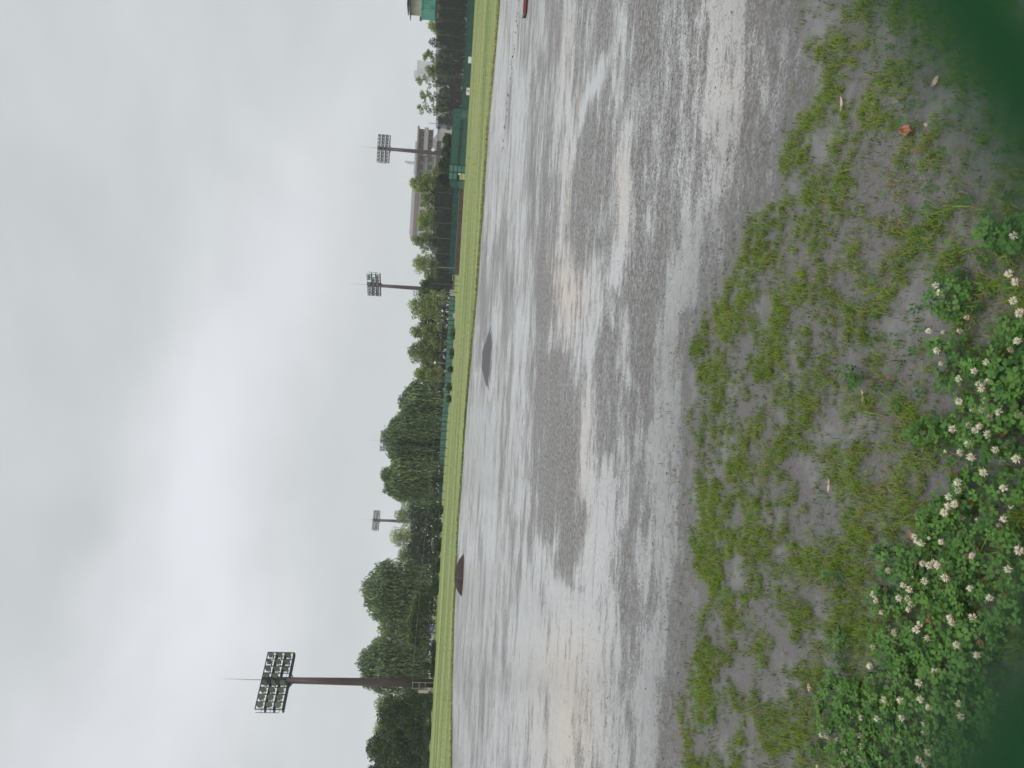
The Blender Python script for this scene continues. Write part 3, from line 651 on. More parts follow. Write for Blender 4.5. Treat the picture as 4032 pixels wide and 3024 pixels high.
# ------------------------------------------------------------------ mounds and things on the dirt
M_mound = mat('wet_mound_soil', (.052, .05, .052), .6, 0, .35, 2.5, spec=.2, bump=.4, bscale=30)
c_ = gp(1938, 1425)
g = 48; u_ = np.linspace(-1, 1, g); UX, UY = np.meshgrid(u_, u_)
X = UX * 2.2; Y = UY * 1.8
rx = np.sqrt((np.maximum(np.abs(X - .05) - .18, 0) / np.where(X > 0, .82, .62)) ** 2 + (Y / .95) ** 2)
Z = .29 * np.exp(-rx ** 1.4 * 1.25) + (fbm(X * 2 + 9, Y * 2 + 9, 5) - .5) * .07 * np.exp(-rx) - .03
V = np.stack([X.ravel() + c_[0], Y.ravel() + c_[1] + .5, Z.ravel()], 1); nI = np.arange(g * g).reshape(g, g)
Q = np.stack([nI[:-1, :-1], nI[:-1, 1:], nI[1:, 1:], nI[1:, :-1]], -1).reshape(-1, 4)
M_mound, t, p, o = newmat('wet_mound_soil')
tcn = N(t, 'ShaderNodeTexCoord'); v = tcn.outputs['Object']; a_t = N(t, 'ShaderNodeAttribute'); a_t.attribute_name = 'rim'
rm = mth(t, 'ADD', a_t.outputs['Fac'], mth(t, 'MULTIPLY', mth(t, 'SUBTRACT', noise(t, vscale(t, v, (.4, 1, 1)), 5, 5, .65), .5), 1.6)); rm = sstep(t, rm, .35, .8)
t.links.new(mixc(t, rm, mixc(t, noise(t, v, 14, 4, .7), (.03, .03, .032), (.085, .082, .082)), (.31, .31, .31)), p.inputs['Base Color'])
t.links.new(mth(t, 'MULTIPLY_ADD', rm, -.42, .66), p.inputs['Roughness']); p.inputs['Specular IOR Level'].default_value = .4
bp = N(t, 'ShaderNodeBump'); bp.inputs['Strength'].default_value = .5; bp.inputs['Distance'].default_value = .02; t.links.new(noise(t, v, 20, 4, .7), bp.inputs['Height']); t.links.new(bp.outputs[0], p.inputs['Normal'])
mo = arr_mesh('mound', V, Q, M_mound, smooth=True, attrs={'rim': np.clip(1.05 - Z.ravel() * 7.5, 0, 1)}); tag(mo, kind='structure')
M_cover = mat('brown_cover', (.045, .036, .030), .85, 0, .2, 4, spec=.1, bump=.5, bscale=12)
c_ = gp(1823, 2275); hw = 161 / 2 * np.linalg.norm(c_[:2]) / F; b_ = MB(); V = []; n_a, n_r = 40, 12
for i_ in range(n_r + 1):
    f = i_ / n_r; r_ = f; zz = .32 * (1 - f ** 2.2) ** .9 if f < 1 else 0
    for k in range(n_a):
        t_a = 2 * math.pi * k / n_a
        V.append((math.cos(t_a) * hw * r_ - .10 * zz, math.sin(t_a) * hw * .8 * r_, zz + .004 * math.sin(9 * t_a) * f))
Fs = [(i_ * n_a + k, (i_ + 1) * n_a + k, (i_ + 1) * n_a + (k + 1) % n_a, i_ * n_a + (k + 1) % n_a) for i_ in range(n_r) for k in range(n_a)]
b_.add(V, Fs)
ec = empty('mound_cover', (c_[0], c_[1] + hw * .5, 0), 'low brown dome-shaped cover lying on the wet dirt before the outfield grass', 'cover', rz=.05)
b_.build('sheet', M_cover, ec, True)
sm = MB().tube([(-.10 * (.33 * (1 - abs(t_) ** 2.2) ** .9 if abs(t_) < 1 else 0), t_ * hw * .8, (.325 * (1 - abs(t_) ** 2.2) ** .9 if abs(t_) < 1 else .01)) for t_ in np.linspace(-1, 1, 15)], .012, 5)
sm.build('seam', mat('seam_tape', (.09, .08, .072), .8), ec)
# red-edged board at the right
q = gp(2075, 53); eb = empty('ground_board', (q[0], q[1], 0), 'low grey board with a red front edge lying on the dirt by the right edge', 'board', rz=R(-4))
MB().box(0.0, 1.5, -.02, .30, .05, .085).build('board_top', mat('grey_board', (.22, .22, .22), .5), eb)
MB().box(-.012, .32, -.032, -.0205, .03, .09).build('red_edge', mat('red_paint', (.26, .05, .045), .6), eb)
MB().box(.01, 1.48, .0, .28, .0, .0495).build('base', mat('black_rubber', (.015, .013, .013), .6), eb)
# ------------------------------------------------------------------ floodlight towers
def lamp_meshes():
    b_ = MB(); n_ = 12; prof = [(.06, -.34), (.15, -.30), (.24, -.16), (.31, -.02), (.33, .0)]
    V = []; 
    for r_, y_ in prof:
        for k in range(n_): V.append((math.cos(k * 2 * math.pi / n_) * r_, -y_ * -1 * 1.0 * -1, math.sin(k * 2 * math.pi / n_) * r_))
    V = []
    for r_, y_ in prof:
        for k in range(n_): V.append((math.cos(k * 2 * math.pi / n_) * r_, -(y_), math.sin(k * 2 * math.pi / n_) * r_))
    Fs = [(i_ * n_ + k, i_ * n_ + (k + 1) % n_, (i_ + 1) * n_ + (k + 1) % n_, (i_ + 1) * n_ + k) for i_ in range(len(prof) - 1) for k in range(n_)] + [tuple(range(n_))[::-1]]
    b_.add(V, Fs); b_.box(-.035, .035, .05, .3, -.42, -.28); b_.box(-.36, -.33, .0, .06, -.4, .03); b_.box(.33, .36, .0, .06, -.4, .03)
    me1 = bpy.data.meshes.new('lamp'); me1.from_pydata(b_.v, [], b_.f); me1.materials.append(M_refl)
    b2_ = MB(); V = [(0, -.035, 0)] + [(math.cos(k * 2 * math.pi / n_) * .315, .0, math.sin(k * 2 * math.pi / n_) * .315) for k in range(n_)]
    b2_.add(V, [(0, 1 + (k + 1) % n_, 1 + k) for k in range(n_)])
    me2 = bpy.data.meshes.new('lens'); me2.from_pydata(b2_.v, [], b2_.f); me2.materials.append(M_lens)
    return me1, me2
LM, LE = lamp_meshes()
def tower(xbase, y, D, xtop, ypix_top, az, label, rows=3, ncol=8, pole_r=.42, ladder=False, spread=0.0):
    """xtop: photo x of the head's top; az: direction (radians from -y) the lamps face"""
    b0 = at(xbase, y, D); topz = at(xtop, ypix_top, D)[2]
    hh2 = .92 * rows; zb = topz - hh2
    e = empty('floodlight_tower', (b0[0], D, 0), label, 'floodlight', 'floodlight towers around the ground')
    MB().tube([(0, 0, -.2), (0, 0, zb * .35), (0, 0, zb * .7), (0, 0, zb + .1)], [pole_r, pole_r * .93, pole_r * .8, pole_r * .68], 14).build('pole', M_rust, e, True)
    hd = empty('lamp_head', (0, 0, zb), None, None); hd.parent = e; hd.rotation_euler = (0, 0, az)
    W2 = 3.3; fr_ = MB()
    for k in range(rows + 1):
        z_ = k * .92
        fr_.box(-W2, W2, -.09 if k < rows else -.05, .09 if k < rows else .05, z_ - (.12 if k == 0 else .06), z_ + .04)
        if k < rows: fr_.box(-W2, W2, .095, .62, z_ - .16, z_ + .03)
        fr_.box(-W2, W2, .62, .66, z_ + .35, z_ + .39) if k < rows else None
    for i_ in range(9):
        x_ = -W2 + i_ * (2 * W2 / 8); fr_.box(x_ - .035, x_ + .035, -.04, .04, 0, rows * .92)
    fr_.box(-.32, .32, -.12, .5, -.3, rows * .92)
    for s_ in (-1, 1): fr_.tube([(s_ * W2, .64, .4), (s_ * W2, .64, rows * .92)], .03, 5); fr_.tube([(s_ * .3, .1, -.5), (s_ * W2 * .3, .1, -.05)], .05, 6)
    fr_.build('head_frame', M_steel, hd)
    MB().tube([(0, 0, rows * .92), (0, 0, rows * .92 + 1.0), (.03, 0, rows * .92 + 4.0)], [.05, .035, .012], 6).build('lightning_rod', M_galv, hd)
    rs = random.Random(int(y))
    for r_ in range(rows):
        for c2 in range(ncol):
            if rs.random() < .06: continue
            x_ = -W2 + (c2 + .5) * (2 * W2 / ncol)
            l = bpy.data.objects.new('lamp', LM); COL.objects.link(l); l.parent = hd
            l.location = (x_, -.22, r_ * .92 + .5); l.rotation_euler = (R(rs.uniform(15, 30)), 0, R(rs.uniform(-16, 16)) + spread * (c2 - ncol / 2 + .5))
            l.scale = (1.0, 1.0, 1.0); g_ = bpy.data.objects.new('lens', LE); COL.objects.link(g_); g_.parent = l
    if ladder:
        ld = MB()
        for s_ in (-1, 1): ld.tube([(s_ * .34 - .05, -pole_r - .15, 0), (s_ * .34 - .05, -pole_r - .15, 2.3)], .035, 6)
        for z_ in (.9, 1.55, 2.25): ld.box(-.4, .3, -pole_r - .19, -pole_r - .11, z_ - .03, z_ + .03)
        ld.build('ladder_guard', M_galv, e)
    return e, zb
def flat(hd): pass
t1, _ = tower(1690, 2690, 84, 1030, 2684, R(52), 'tall nearest floodlight tower beside the willow, at the far left of the dirt', ladder=True, pole_r=.47, spread=R(6))
t2, _ = tower(1790, 1145, 172, 1446, 1128, R(-52), 'floodlight tower with a rusty pole rising between round trees beside the teal fence', pole_r=.5, spread=R(7))
t3, z3 = tower(1780, 608, 186, 1486, 592, R(0), 'floodlight tower facing the camera in front of the grey apartment block', pole_r=.56)
t4, _ = tower(1676, 2056, 238, 1468, 2048, R(38), 'distant floodlight tower standing before pale round trees between the willow groups', rows=2, pole_r=.55)
t5, _ = tower(1700, 1745, 250, 1497, 1742, R(5), 'floodlight tower hidden behind the big willow with only its lamp frame showing', rows=3)
# clock on the right tower
cz = at(1704, 612, 186)[2]
ck = MB().tube([(.55, -.62, cz), (.55, -.72, cz)], .42, 20)
ck.build('clock', M_white, t3)
tag(t3)

# ------------------------------------------------------------------ trees
def rot_pts(n):
    v = RNG.normal(size=(n, 3)); return v / np.linalg.norm(v, axis=1, keepdims=True)
TREEG = 'trees standing beyond the outfield'
def tree(name, y, xtop, hwpx, D, label, leaf, style='round', n=3200, base=None, trunk=.25, size=.26, lobes=9, gap=.0, lean=0, cat='tree', z0f=.12, xmid=1650):
    c_ = at(xmid, y, D); zt = at(xtop, y, D)[2]; hw = hwpx * D / F * (1.16 if style == 'round' else 1)
    if gap > .15: gap += .12
    if style == 'round': n = int(n * 1.7); lobes += 4; trunk *= .8
    e = empty(name, (c_[0], D, 0), label, cat)
    z0 = zt * z0f if base is None else base
    hgt = zt - z0
    P = []; Dv = []; T = []; Ls = []; Ws = []
    if style in ('round', 'sparse', 'conifer'):
        L = []
        for k in range(lobes):
            f = (k + .5) / lobes; ang = k * 2.4 + RNG.uniform(0, .8)
            rr_ = hw * (.62 if style != 'conifer' else .5) * math.sqrt(RNG.uniform(.1, 1)); zz = z0 + hgt * ((.22 if style == 'sparse' else .08) + .76 * f)
            k_ = math.sqrt(max(.1, 1 - ((f - .35) / .75) ** 2)) if style != 'conifer' else (1 - .6 * f)
            r_ = hw * RNG.uniform(.34, .52) * (.8 if style == 'sparse' else 1)
            zz = min(zz, zt - r_ * .62)
            L.append((math.cos(ang) * rr_ * k_, math.sin(ang) * rr_ * k_ * .8, zz, r_, RNG.uniform(-.22, .26)))
        L.append((0, 0, zt - hw * .3, hw * .36, .15))
        if style != 'sparse': L.append((0, 0, z0 + hgt * .40, hw * (.6 if gap < .2 else .42), -.05))
        for (lx, ly, lz, r_, tn_) in L:
            m_ = int(n / len(L) * (r_ / (hw * .45)) ** 1.5)
            d_ = rot_pts(m_); q = RNG.random(m_) ** .38
            clump = vnoise(d_[:, 0] * 3 + lx * 7, d_[:, 2] * 3 + d_[:, 1] * 2.3 + lz, 9)
            k = clump > gap; d_ = d_[k]; q = q[k]; clump = clump[k]; m_ = len(d_)
            pp = d_ * (r_ * q * (.82 + .3 * clump))[:, None] * np.array([1, .9, .72]) + np.array([lx, ly, lz])
            P.append(pp); dd = d_ * .4 + RNG.normal(size=(m_, 3)) * .6 + np.array([0, 0, -.15]); Dv.append(dd)
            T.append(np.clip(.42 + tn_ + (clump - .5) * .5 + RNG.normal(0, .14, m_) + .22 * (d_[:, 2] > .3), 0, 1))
            Ls.append(RNG.uniform(.7, 1.3, m_) * size); Ws.append(RNG.uniform(.5, .9, m_) * size)
    else:   # willow: arching boughs with hanging strands
        nd = 15; dm = []
        for k in range(nd):
            ang = k * 2.4 + RNG.uniform(0, .5); rd = math.sqrt((k + .3) / nd) * .78
            dx = math.cos(ang) * hw * rd; dy = math.sin(ang) * hw * .7 * rd
            hk = (1 - .42 * rd ** 2.2) * RNG.uniform(.86, 1.0) if k else 1.0
            dm.append((dx, dy, RNG.uniform(.30, .46) * hw, z0 + hgt * hk, RNG.uniform(-.16, .2)))
        for (dx, dy, rk, tk, tn_) in dm:
            for s2 in range(int(n / 6.5 / nd) + 1):
                ang = RNG.uniform(0, 2 * math.pi); rad = math.sqrt(RNG.random())
                sx = dx + math.cos(ang) * rk * rad; sy = dy + math.sin(ang) * rk * rad
                top = tk - rk * .95 * (1 - math.sqrt(max(0, 1 - (rad * .97) ** 2))) - RNG.uniform(0, .5)
                ln = min(RNG.uniform(.25, .85) * hgt, top - max(.4, z0 * RNG.uniform(.2, 1.0)))
                if ln < .5: continue
                m_ = max(4, int(ln / .36)); tt = np.linspace(0, 1, m_)
                drift = RNG.normal(-.03, .12); ou = .35 * rk * rad
                pp = np.stack([sx + drift * ln * tt + math.cos(ang) * ou * tt + RNG.normal(0, .07, m_), sy + math.sin(ang) * ou * tt + RNG.normal(0, .07, m_), top - ln * tt ** 1.2], 1)
                P.append(pp); Dv.append(np.stack([RNG.normal(drift, .3, m_), RNG.normal(0, .3, m_), -np.ones(m_)], 1))
                T.append(np.clip(.36 + tn_ + RNG.normal(0, .2) + RNG.normal(0, .08, m_), 0, 1))
                Ls.append(RNG.uniform(.4, .8, m_)); Ws.append(RNG.uniform(.08, .18, m_))
            m_ = int(n * 1.0 / nd); d_ = rot_pts(m_); d_[:, 2] = np.abs(d_[:, 2]); q = RNG.random(m_) ** .3
            clump = vnoise(d_[:, 0] * 4 + dx * 7, d_[:, 2] * 4 + d_[:, 1] * 3, 9)
            P.append(d_ * (rk * q * (.75 + .5 * clump))[:, None] * np.array([1, 1, .95]) + np.array([dx, dy, tk - rk]))
            Dv.append(np.stack([d_[:, 0] * .6 + RNG.normal(0, .3, m_), RNG.normal(0, .45, m_), -np.ones(m_) * .7], 1))
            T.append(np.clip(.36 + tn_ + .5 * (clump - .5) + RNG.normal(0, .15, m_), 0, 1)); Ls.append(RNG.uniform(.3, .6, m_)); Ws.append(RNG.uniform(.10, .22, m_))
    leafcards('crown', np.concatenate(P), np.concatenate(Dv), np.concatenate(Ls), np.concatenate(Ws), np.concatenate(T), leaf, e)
    tb = MB(); tb.tube([(0, 0, -.1), (lean * .4, 0, z0 + .3), (lean, .1, z0 + hgt * .35), (lean * .7, 0, z0 + hgt * .62)], [trunk * 1.25, trunk, trunk * .75, trunk * .3], 8)
    for k in range(6):
        a_k = k * 1.1 + .4; r_ = hw * .55; zs = z0 + hgt * (.12 + .05 * k)
        tb.tube([(lean * .7, 0, zs), (math.cos(a_k) * r_ * .5, math.sin(a_k) * r_ * .4, zs + hgt * .16), (math.cos(a_k) * r_, math.sin(a_k) * r_ * .7, zs + hgt * .26)], [trunk * .45, trunk * .3, trunk * .1], 5)
    tb.build('trunk', M_bark, e, True)
    return e
# left to right in the upright view (photo y large -> small)
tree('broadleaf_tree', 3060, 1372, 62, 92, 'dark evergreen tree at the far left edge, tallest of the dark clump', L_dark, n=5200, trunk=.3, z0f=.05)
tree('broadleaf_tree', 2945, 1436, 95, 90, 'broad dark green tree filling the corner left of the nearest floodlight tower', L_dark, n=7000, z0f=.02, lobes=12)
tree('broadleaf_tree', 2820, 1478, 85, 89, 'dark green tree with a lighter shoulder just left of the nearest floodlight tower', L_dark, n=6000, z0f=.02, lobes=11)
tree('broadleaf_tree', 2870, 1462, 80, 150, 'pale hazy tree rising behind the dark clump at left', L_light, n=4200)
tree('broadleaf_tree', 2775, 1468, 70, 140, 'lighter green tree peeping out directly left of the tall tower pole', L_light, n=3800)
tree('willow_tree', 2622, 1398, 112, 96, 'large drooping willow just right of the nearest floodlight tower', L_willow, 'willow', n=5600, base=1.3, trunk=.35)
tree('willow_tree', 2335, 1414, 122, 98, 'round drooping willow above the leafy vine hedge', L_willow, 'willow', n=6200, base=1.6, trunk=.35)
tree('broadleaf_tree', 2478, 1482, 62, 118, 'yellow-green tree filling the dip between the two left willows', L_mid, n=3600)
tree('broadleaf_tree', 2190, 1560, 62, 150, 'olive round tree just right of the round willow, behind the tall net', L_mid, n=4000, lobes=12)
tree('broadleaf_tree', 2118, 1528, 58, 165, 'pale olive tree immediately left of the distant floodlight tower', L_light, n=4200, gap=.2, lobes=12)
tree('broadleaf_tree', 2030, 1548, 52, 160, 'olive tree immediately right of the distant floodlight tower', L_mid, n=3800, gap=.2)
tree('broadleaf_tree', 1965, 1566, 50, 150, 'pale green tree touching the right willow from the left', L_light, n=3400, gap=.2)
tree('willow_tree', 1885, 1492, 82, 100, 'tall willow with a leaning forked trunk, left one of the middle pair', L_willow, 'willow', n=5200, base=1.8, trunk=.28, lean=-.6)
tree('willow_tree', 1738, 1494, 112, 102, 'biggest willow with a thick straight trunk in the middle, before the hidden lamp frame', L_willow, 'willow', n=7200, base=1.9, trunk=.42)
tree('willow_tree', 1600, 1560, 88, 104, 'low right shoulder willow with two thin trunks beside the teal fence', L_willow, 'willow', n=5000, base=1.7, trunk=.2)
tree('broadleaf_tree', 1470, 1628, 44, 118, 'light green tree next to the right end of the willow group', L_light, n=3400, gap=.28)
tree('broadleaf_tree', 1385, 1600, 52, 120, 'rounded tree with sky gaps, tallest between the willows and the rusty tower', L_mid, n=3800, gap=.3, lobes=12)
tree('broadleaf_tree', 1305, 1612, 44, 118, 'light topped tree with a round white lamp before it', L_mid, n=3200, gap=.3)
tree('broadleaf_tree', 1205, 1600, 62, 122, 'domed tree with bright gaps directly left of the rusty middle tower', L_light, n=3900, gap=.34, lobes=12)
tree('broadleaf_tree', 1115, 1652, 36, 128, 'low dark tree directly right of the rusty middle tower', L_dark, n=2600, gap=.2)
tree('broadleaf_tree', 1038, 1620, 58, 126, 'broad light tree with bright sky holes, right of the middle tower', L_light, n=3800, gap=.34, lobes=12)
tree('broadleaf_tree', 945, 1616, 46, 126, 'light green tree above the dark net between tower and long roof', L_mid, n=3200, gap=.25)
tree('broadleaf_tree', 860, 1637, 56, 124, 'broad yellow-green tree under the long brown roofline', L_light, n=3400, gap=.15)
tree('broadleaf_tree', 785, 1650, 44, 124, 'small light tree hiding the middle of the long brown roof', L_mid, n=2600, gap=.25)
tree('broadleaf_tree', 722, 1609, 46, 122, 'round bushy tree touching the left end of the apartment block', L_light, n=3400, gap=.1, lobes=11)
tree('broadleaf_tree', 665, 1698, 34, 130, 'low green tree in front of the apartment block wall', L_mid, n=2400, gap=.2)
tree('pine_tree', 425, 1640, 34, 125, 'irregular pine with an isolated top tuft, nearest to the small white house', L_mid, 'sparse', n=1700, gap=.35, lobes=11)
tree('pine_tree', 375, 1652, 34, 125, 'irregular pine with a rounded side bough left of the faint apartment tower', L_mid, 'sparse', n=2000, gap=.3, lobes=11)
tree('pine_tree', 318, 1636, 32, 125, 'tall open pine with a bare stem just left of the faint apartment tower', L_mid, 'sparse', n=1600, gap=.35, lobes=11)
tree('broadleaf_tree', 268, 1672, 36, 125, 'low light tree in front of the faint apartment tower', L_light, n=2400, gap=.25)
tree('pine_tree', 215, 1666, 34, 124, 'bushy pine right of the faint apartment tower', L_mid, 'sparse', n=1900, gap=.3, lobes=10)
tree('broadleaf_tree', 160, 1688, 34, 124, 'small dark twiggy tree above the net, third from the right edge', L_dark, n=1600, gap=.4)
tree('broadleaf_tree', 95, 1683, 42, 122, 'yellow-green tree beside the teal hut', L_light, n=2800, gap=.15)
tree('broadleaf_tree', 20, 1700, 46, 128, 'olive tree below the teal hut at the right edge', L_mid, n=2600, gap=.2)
# dark conifer hedge trees behind the net
for y, xt, lb in [(540, 1742, 'low dark bushy tree behind the teal enclosure, right of the tower foot'), (590, 1736, 'low dark bushy tree at the foot of the tower before the apartment block'), (640, 1722, 'low dark tree behind the panel cage under the apartment block')]:
    tree('broadleaf_tree', y, xt, 34, 110, lb, L_dark, n=1800, base=.1, lobes=8)
hx = list(range(-60, 480, 52)) + list(range(700, 1110, 50))
hp = None
for k, y in enumerate(hx):
    xt = (1716 + (k % 3) * 5) if y < 500 else (1700 + (k % 4) * 6 + (0 if y < 950 else 8))
    side_ = 'right' if y < 500 else 'middle'
    tree('conifer', y, xt, 46, (96 + (y + 150) / 885 * 62 if y < 500 else 108) + (k % 3) * 3, 'very dark conifer of the dense row standing behind the black net on the %s' % side_, L_hedge, 'conifer', n=4200, base=.1, size=.24, lobes=10, trunk=.16, cat='conifer')['group'] = 'dark conifers behind the net on the %s' % side_
# low thicket that closes the view under the crowns
xa_ = gx(3200, 140); xb_ = gx(1080, 140); n = 26000; X = RNG.uniform(xa_, xb_, n)
topz = 3.3 + 2.0 * fbm(X * .25, X * 0, 5) + .8 * vnoise(X * 1.1, X * 0, 6); Zt = topz * RNG.random(n) ** .75
P = np.stack([X, 140 + RNG.normal(0, 1.2, n), Zt], 1)
tag(leafcards('thicket', P, RNG.normal(size=(n, 3)), RNG.uniform(.4, .8, n), RNG.uniform(.3, .6, n), np.clip(.3 + (fbm(X * .5, Zt * .6, 12) - .5) * 1.4 + RNG.normal(0, .12, n), 0, 1), L_dark),
    'dark low undergrowth closing the view beneath the tree crowns', 'undergrowth', kind='stuff')
# shrubs along the foot of the trees
def shrub(y, xt, hwpx, D, label, leaf, n=900, size=.16, base=0.0):
    c_ = at(1740, y, D); zt = max(.5, at(xt, y, D)[2]); hw = hwpx * D / F
    e = empty('shrub', (c_[0], D, 0), label, 'shrub')
    d_ = rot_pts(n); q = RNG.random(n) ** .4; nn_ = vnoise(d_[:, 0] * 3 + y, d_[:, 2] * 3 + d_[:, 1], 4)
    P = d_ * q[:, None] * np.array([hw, hw * .7, zt * .55]) * (.75 + .4 * nn_)[:, None] + np.array([0, 0, zt * .5]); P[:, 2] = np.maximum(P[:, 2], .03)
    leafcards('foliage', P, d_ + RNG.normal(size=(n, 3)), RNG.uniform(.7, 1.3, n) * size, RNG.uniform(.5, .9, n) * size, np.clip(RNG.normal(.4, .18, n) + (nn_ - .5) * .5, 0, 1), leaf, e)
    tb = MB()
    for k in range(4): tb.tube([(0, 0, -.02), (math.cos(k * 1.6) * hw * .3, math.sin(k * 1.6) * hw * .2, zt * .55)], [.04, .015], 5)
    tb.build('stem', M_bark, e)
for (y, xt, hp_, lb) in [(3000, 1660, 60, 'dark shrub at the grass edge in the far left corner'), (2880, 1668, 60, 'dark shrub at the foot of the broad dark tree'), (2770, 1672, 50, 'dark shrub left of the nearest tower base'),
                         (2630, 1695, 45, 'low shrub at the foot of the willow next to the nearest tower'), (2560, 1698, 40, 'low shrub left of the vine hedge'), (2310, 1700, 45, 'dark low shrub right of the vine hedge'), (2230, 1700, 48, 'dark low shrub under the round willow'),
                         (2150, 1706, 45, 'low dark shrub left of the distant tower'), (2075, 1702, 34, 'round shrub below the distant tower'), (2010, 1690, 44, 'larger leafy shrub right of the distant tower')]:
    shrub(y, xt, hp_, 80 if y > 2500 else 84, lb, L_dark, 1300)
for (y, xt, hp_, lb) in [(1310, 1778, 30, 'small dark bush before the teal fence, rightmost of its row'), (1390, 1782, 22, 'very low bush before the teal fence'), (1452, 1764, 14, 'small upright bush before the teal fence panels'), (1525, 1758, 20, 'two-stemmed small bush before the teal fence near the willows'), (1570, 1770, 16, 'tiny bush at the foot of the low willow')]:
    shrub(y, xt, hp_, 74, lb, L_dark, 500, .10)
# vine-covered hedge
c1 = at(1700, 2345, 88); c2_ = at(1700, 2552, 86); n = 5200; f = RNG.random(n)
ev = empty('vine_hedge', (float(c1[0]), 88, 0), 'leafy vine-covered hedge with an uneven yellow-green top under the willows', 'hedge')
top = 2.6 + .9 * vnoise(f * 7, f * 0, 5) - .5 * (f > .92)
hole = (vnoise(f * 9 + 3, RNG.random(n) * .01, 8) > .55)
zz = top * RNG.random(n) ** .6; keep = ~(hole & (zz < 1.9) & (RNG.random(n) < .8))
P = np.stack([(c2_[0] - c1[0]) * f, -2 * f + RNG.normal(0, .35, n), zz], 1)[keep]; tz = (zz / top)[keep]
leafcards('foliage', P, RNG.normal(size=(len(P), 3)), RNG.uniform(.15, .3, len(P)), RNG.uniform(.12, .2, len(P)), np.clip(.25 + RNG.normal(0, .2, len(P)) + .4 * (tz > .85), 0, 1), L_vine, ev)
tb = MB()
for k in range(6): x_ = (c2_[0] - c1[0]) * (k + .3) / 6; tb.tube([(x_, -.3 * k, 0), (x_, -.3 * k, 2.4)], .05, 6)
tb.tube([(0, 0, 2.4), (c2_[0] - c1[0], -2, 2.4)], .03, 6); tb.build('trellis', M_steel, ev)

# ------------------------------------------------------------------ fences along the far side
# black net on poles, right, running away to the left
def Dn(y): return 88 + (y + 150) / 885 * 62
e = empty('net_fence', (gx(200, 92), 92, 0), 'tall black net on thin grey poles in front of the dark conifers on the right', 'fence')
b_ = MB(); pa = (gx(-150, Dn(-150)) - e.location.x, Dn(-150) - 92); pz = (gx(508, Dn(508)) - e.location.x, Dn(508) - 92)
b_.add([(pa[0], pa[1], 0), (pz[0], pz[1], 0), (pz[0], pz[1], 4.3), (pa[0], pa[1], 4.3)] + [(pa[0], pa[1] + .02, 0), (pz[0], pz[1] + .02, 0), (pz[0], pz[1] + .02, 4.3), (pa[0], pa[1] + .02, 4.3)], [(0, 3, 2, 1), (4, 5, 6, 7), (2, 3, 7, 6)])
b_.build('netting', M_net, e)
for y in range(-130, 508, 54):
    D = Dn(y); MB().tube([(gx(y, D) - e.location.x, D - 92 - .06, .6), (gx(y, D) - e.location.x, D - 92 - .06, 3.9)], .022 * D / 92, 6).build('post', M_pole, e)
e = empty('net_fence', (gx(900, 96), 96, 0), 'black net fence with faint posts behind the brown wall right of the middle tower', 'fence')
x0 = gx(737, 96) - e.location.x; x1 = gx(1140, 96) - e.location.x
MB().box(x1, x0, -.01, .01, 0, 3.05).build('netting', M_net, e)
for y in range(760, 1140, 60):
    MB().tube([(gx(y, 96) - e.location.x, -.06, .3), (gx(y, 96) - e.location.x, -.06, 3.0)], .02, 6).build('post', M_pole, e)
MB().tube([(x0, -.05, 3.07), (x1, -.05, 3.07)], .02, 5).build('rail', M_steel, e)
# teal windscreen
e = empty('windscreen_fence', (gx(200, 71.5), 71.5, 0), 'low dark teal windscreen along the outfield grass on the right', 'fence')
x0 = gx(-150, 71.5) - e.location.x; x1 = gx(424, 71.5) - e.location.x
MB().box(x1, x0, -.02, .02, .03, .72).build('windscreen', M_tnetd, e); MB().box(x1, x0, .03, .05, .0, .06).build('kerb', M_concd, e)
for y in range(-130, 424, 46): MB().tube([(gx(y, 71.5) - e.location.x, .03, 0), (gx(y, 71.5) - e.location.x, .03, .80)], .022, 6).build('post', M_teald, e)
# teal net enclosure
e = empty('net_enclosure', (gx(540, 72), 72, 0), 'teal netted practice enclosure with a dark pipe rail below the right tower', 'enclosure')
xa = gx(424, 72) - e.location.x; xb = gx(648, 72) - e.location.x
MB().box(xb, xa, -.01, .01, 0, 1.42).build('netting', M_tnet, e)
MB().box(xb + .1, xa - .1, 1.9, 1.92, 0, 1.42).build('rear_netting', M_tnetd, e)
for f in (0, .33, .66, 1): MB().tube([(xb + (xa - xb) * f, 0, 0), (xb + (xa - xb) * f, 0, 1.46)], .025, 6).build('post', M_teald, e)
MB().tube([(xb, 0, 1.45), (xa, 0, 1.45)], .02, 6).build('rail', M_teald, e)
MB().tube([(xb, -.05, .78), (xa - 1.0, -.05, .70)], .03, 6).tube([(xb, -.05, .62), (xa - 1.0, -.05, .54)], .02, 6).build('pipe_rail', M_teald, e)
# bright teal panel cage
e = empty('panel_cage', (gx(676, 70.5), 70.5, 0), 'teal cage of framed panels with one small white sign, between enclosure and brown wall', 'cage')
wv = (gx(648, 70.5) - gx(706, 70.5)) / 2
for c_k in range(2):
    for r_k in range(4):
        if c_k == 0 and r_k < 2: continue
        xx = (-1 + c_k) * wv; MB().box(xx + .05, xx + wv - .05, -.02, .02, .06 + r_k * .37, .38 + r_k * .37).build('panel', M_teal, e)
fr_ = MB()
for k in range(3): fr_.box((-1 + k) * wv - .035, (-1 + k) * wv + .035, -.04, .04, 0, 1.56)
for k in range(5): fr_.box(-wv, wv, -.035, .035, .02 + k * .37 - .02, .04 + k * .37 + .0)
fr_.build('frame', M_teald, e); MB().box(-wv + .45, -wv + .6, -.06, -.04, .50, .66).build('sign', M_white, e)
e = empty('net_screen', (gx(722, 71.3), 71.3, 0), 'teal net panel with a curved top beside the panel cage', 'fence')
b_ = MB(); pts = [(-.35, 0), (.36, 0), (.36, 1.38), (.15, 1.4), (-.25, 1.32), (-.35, 1.1)]
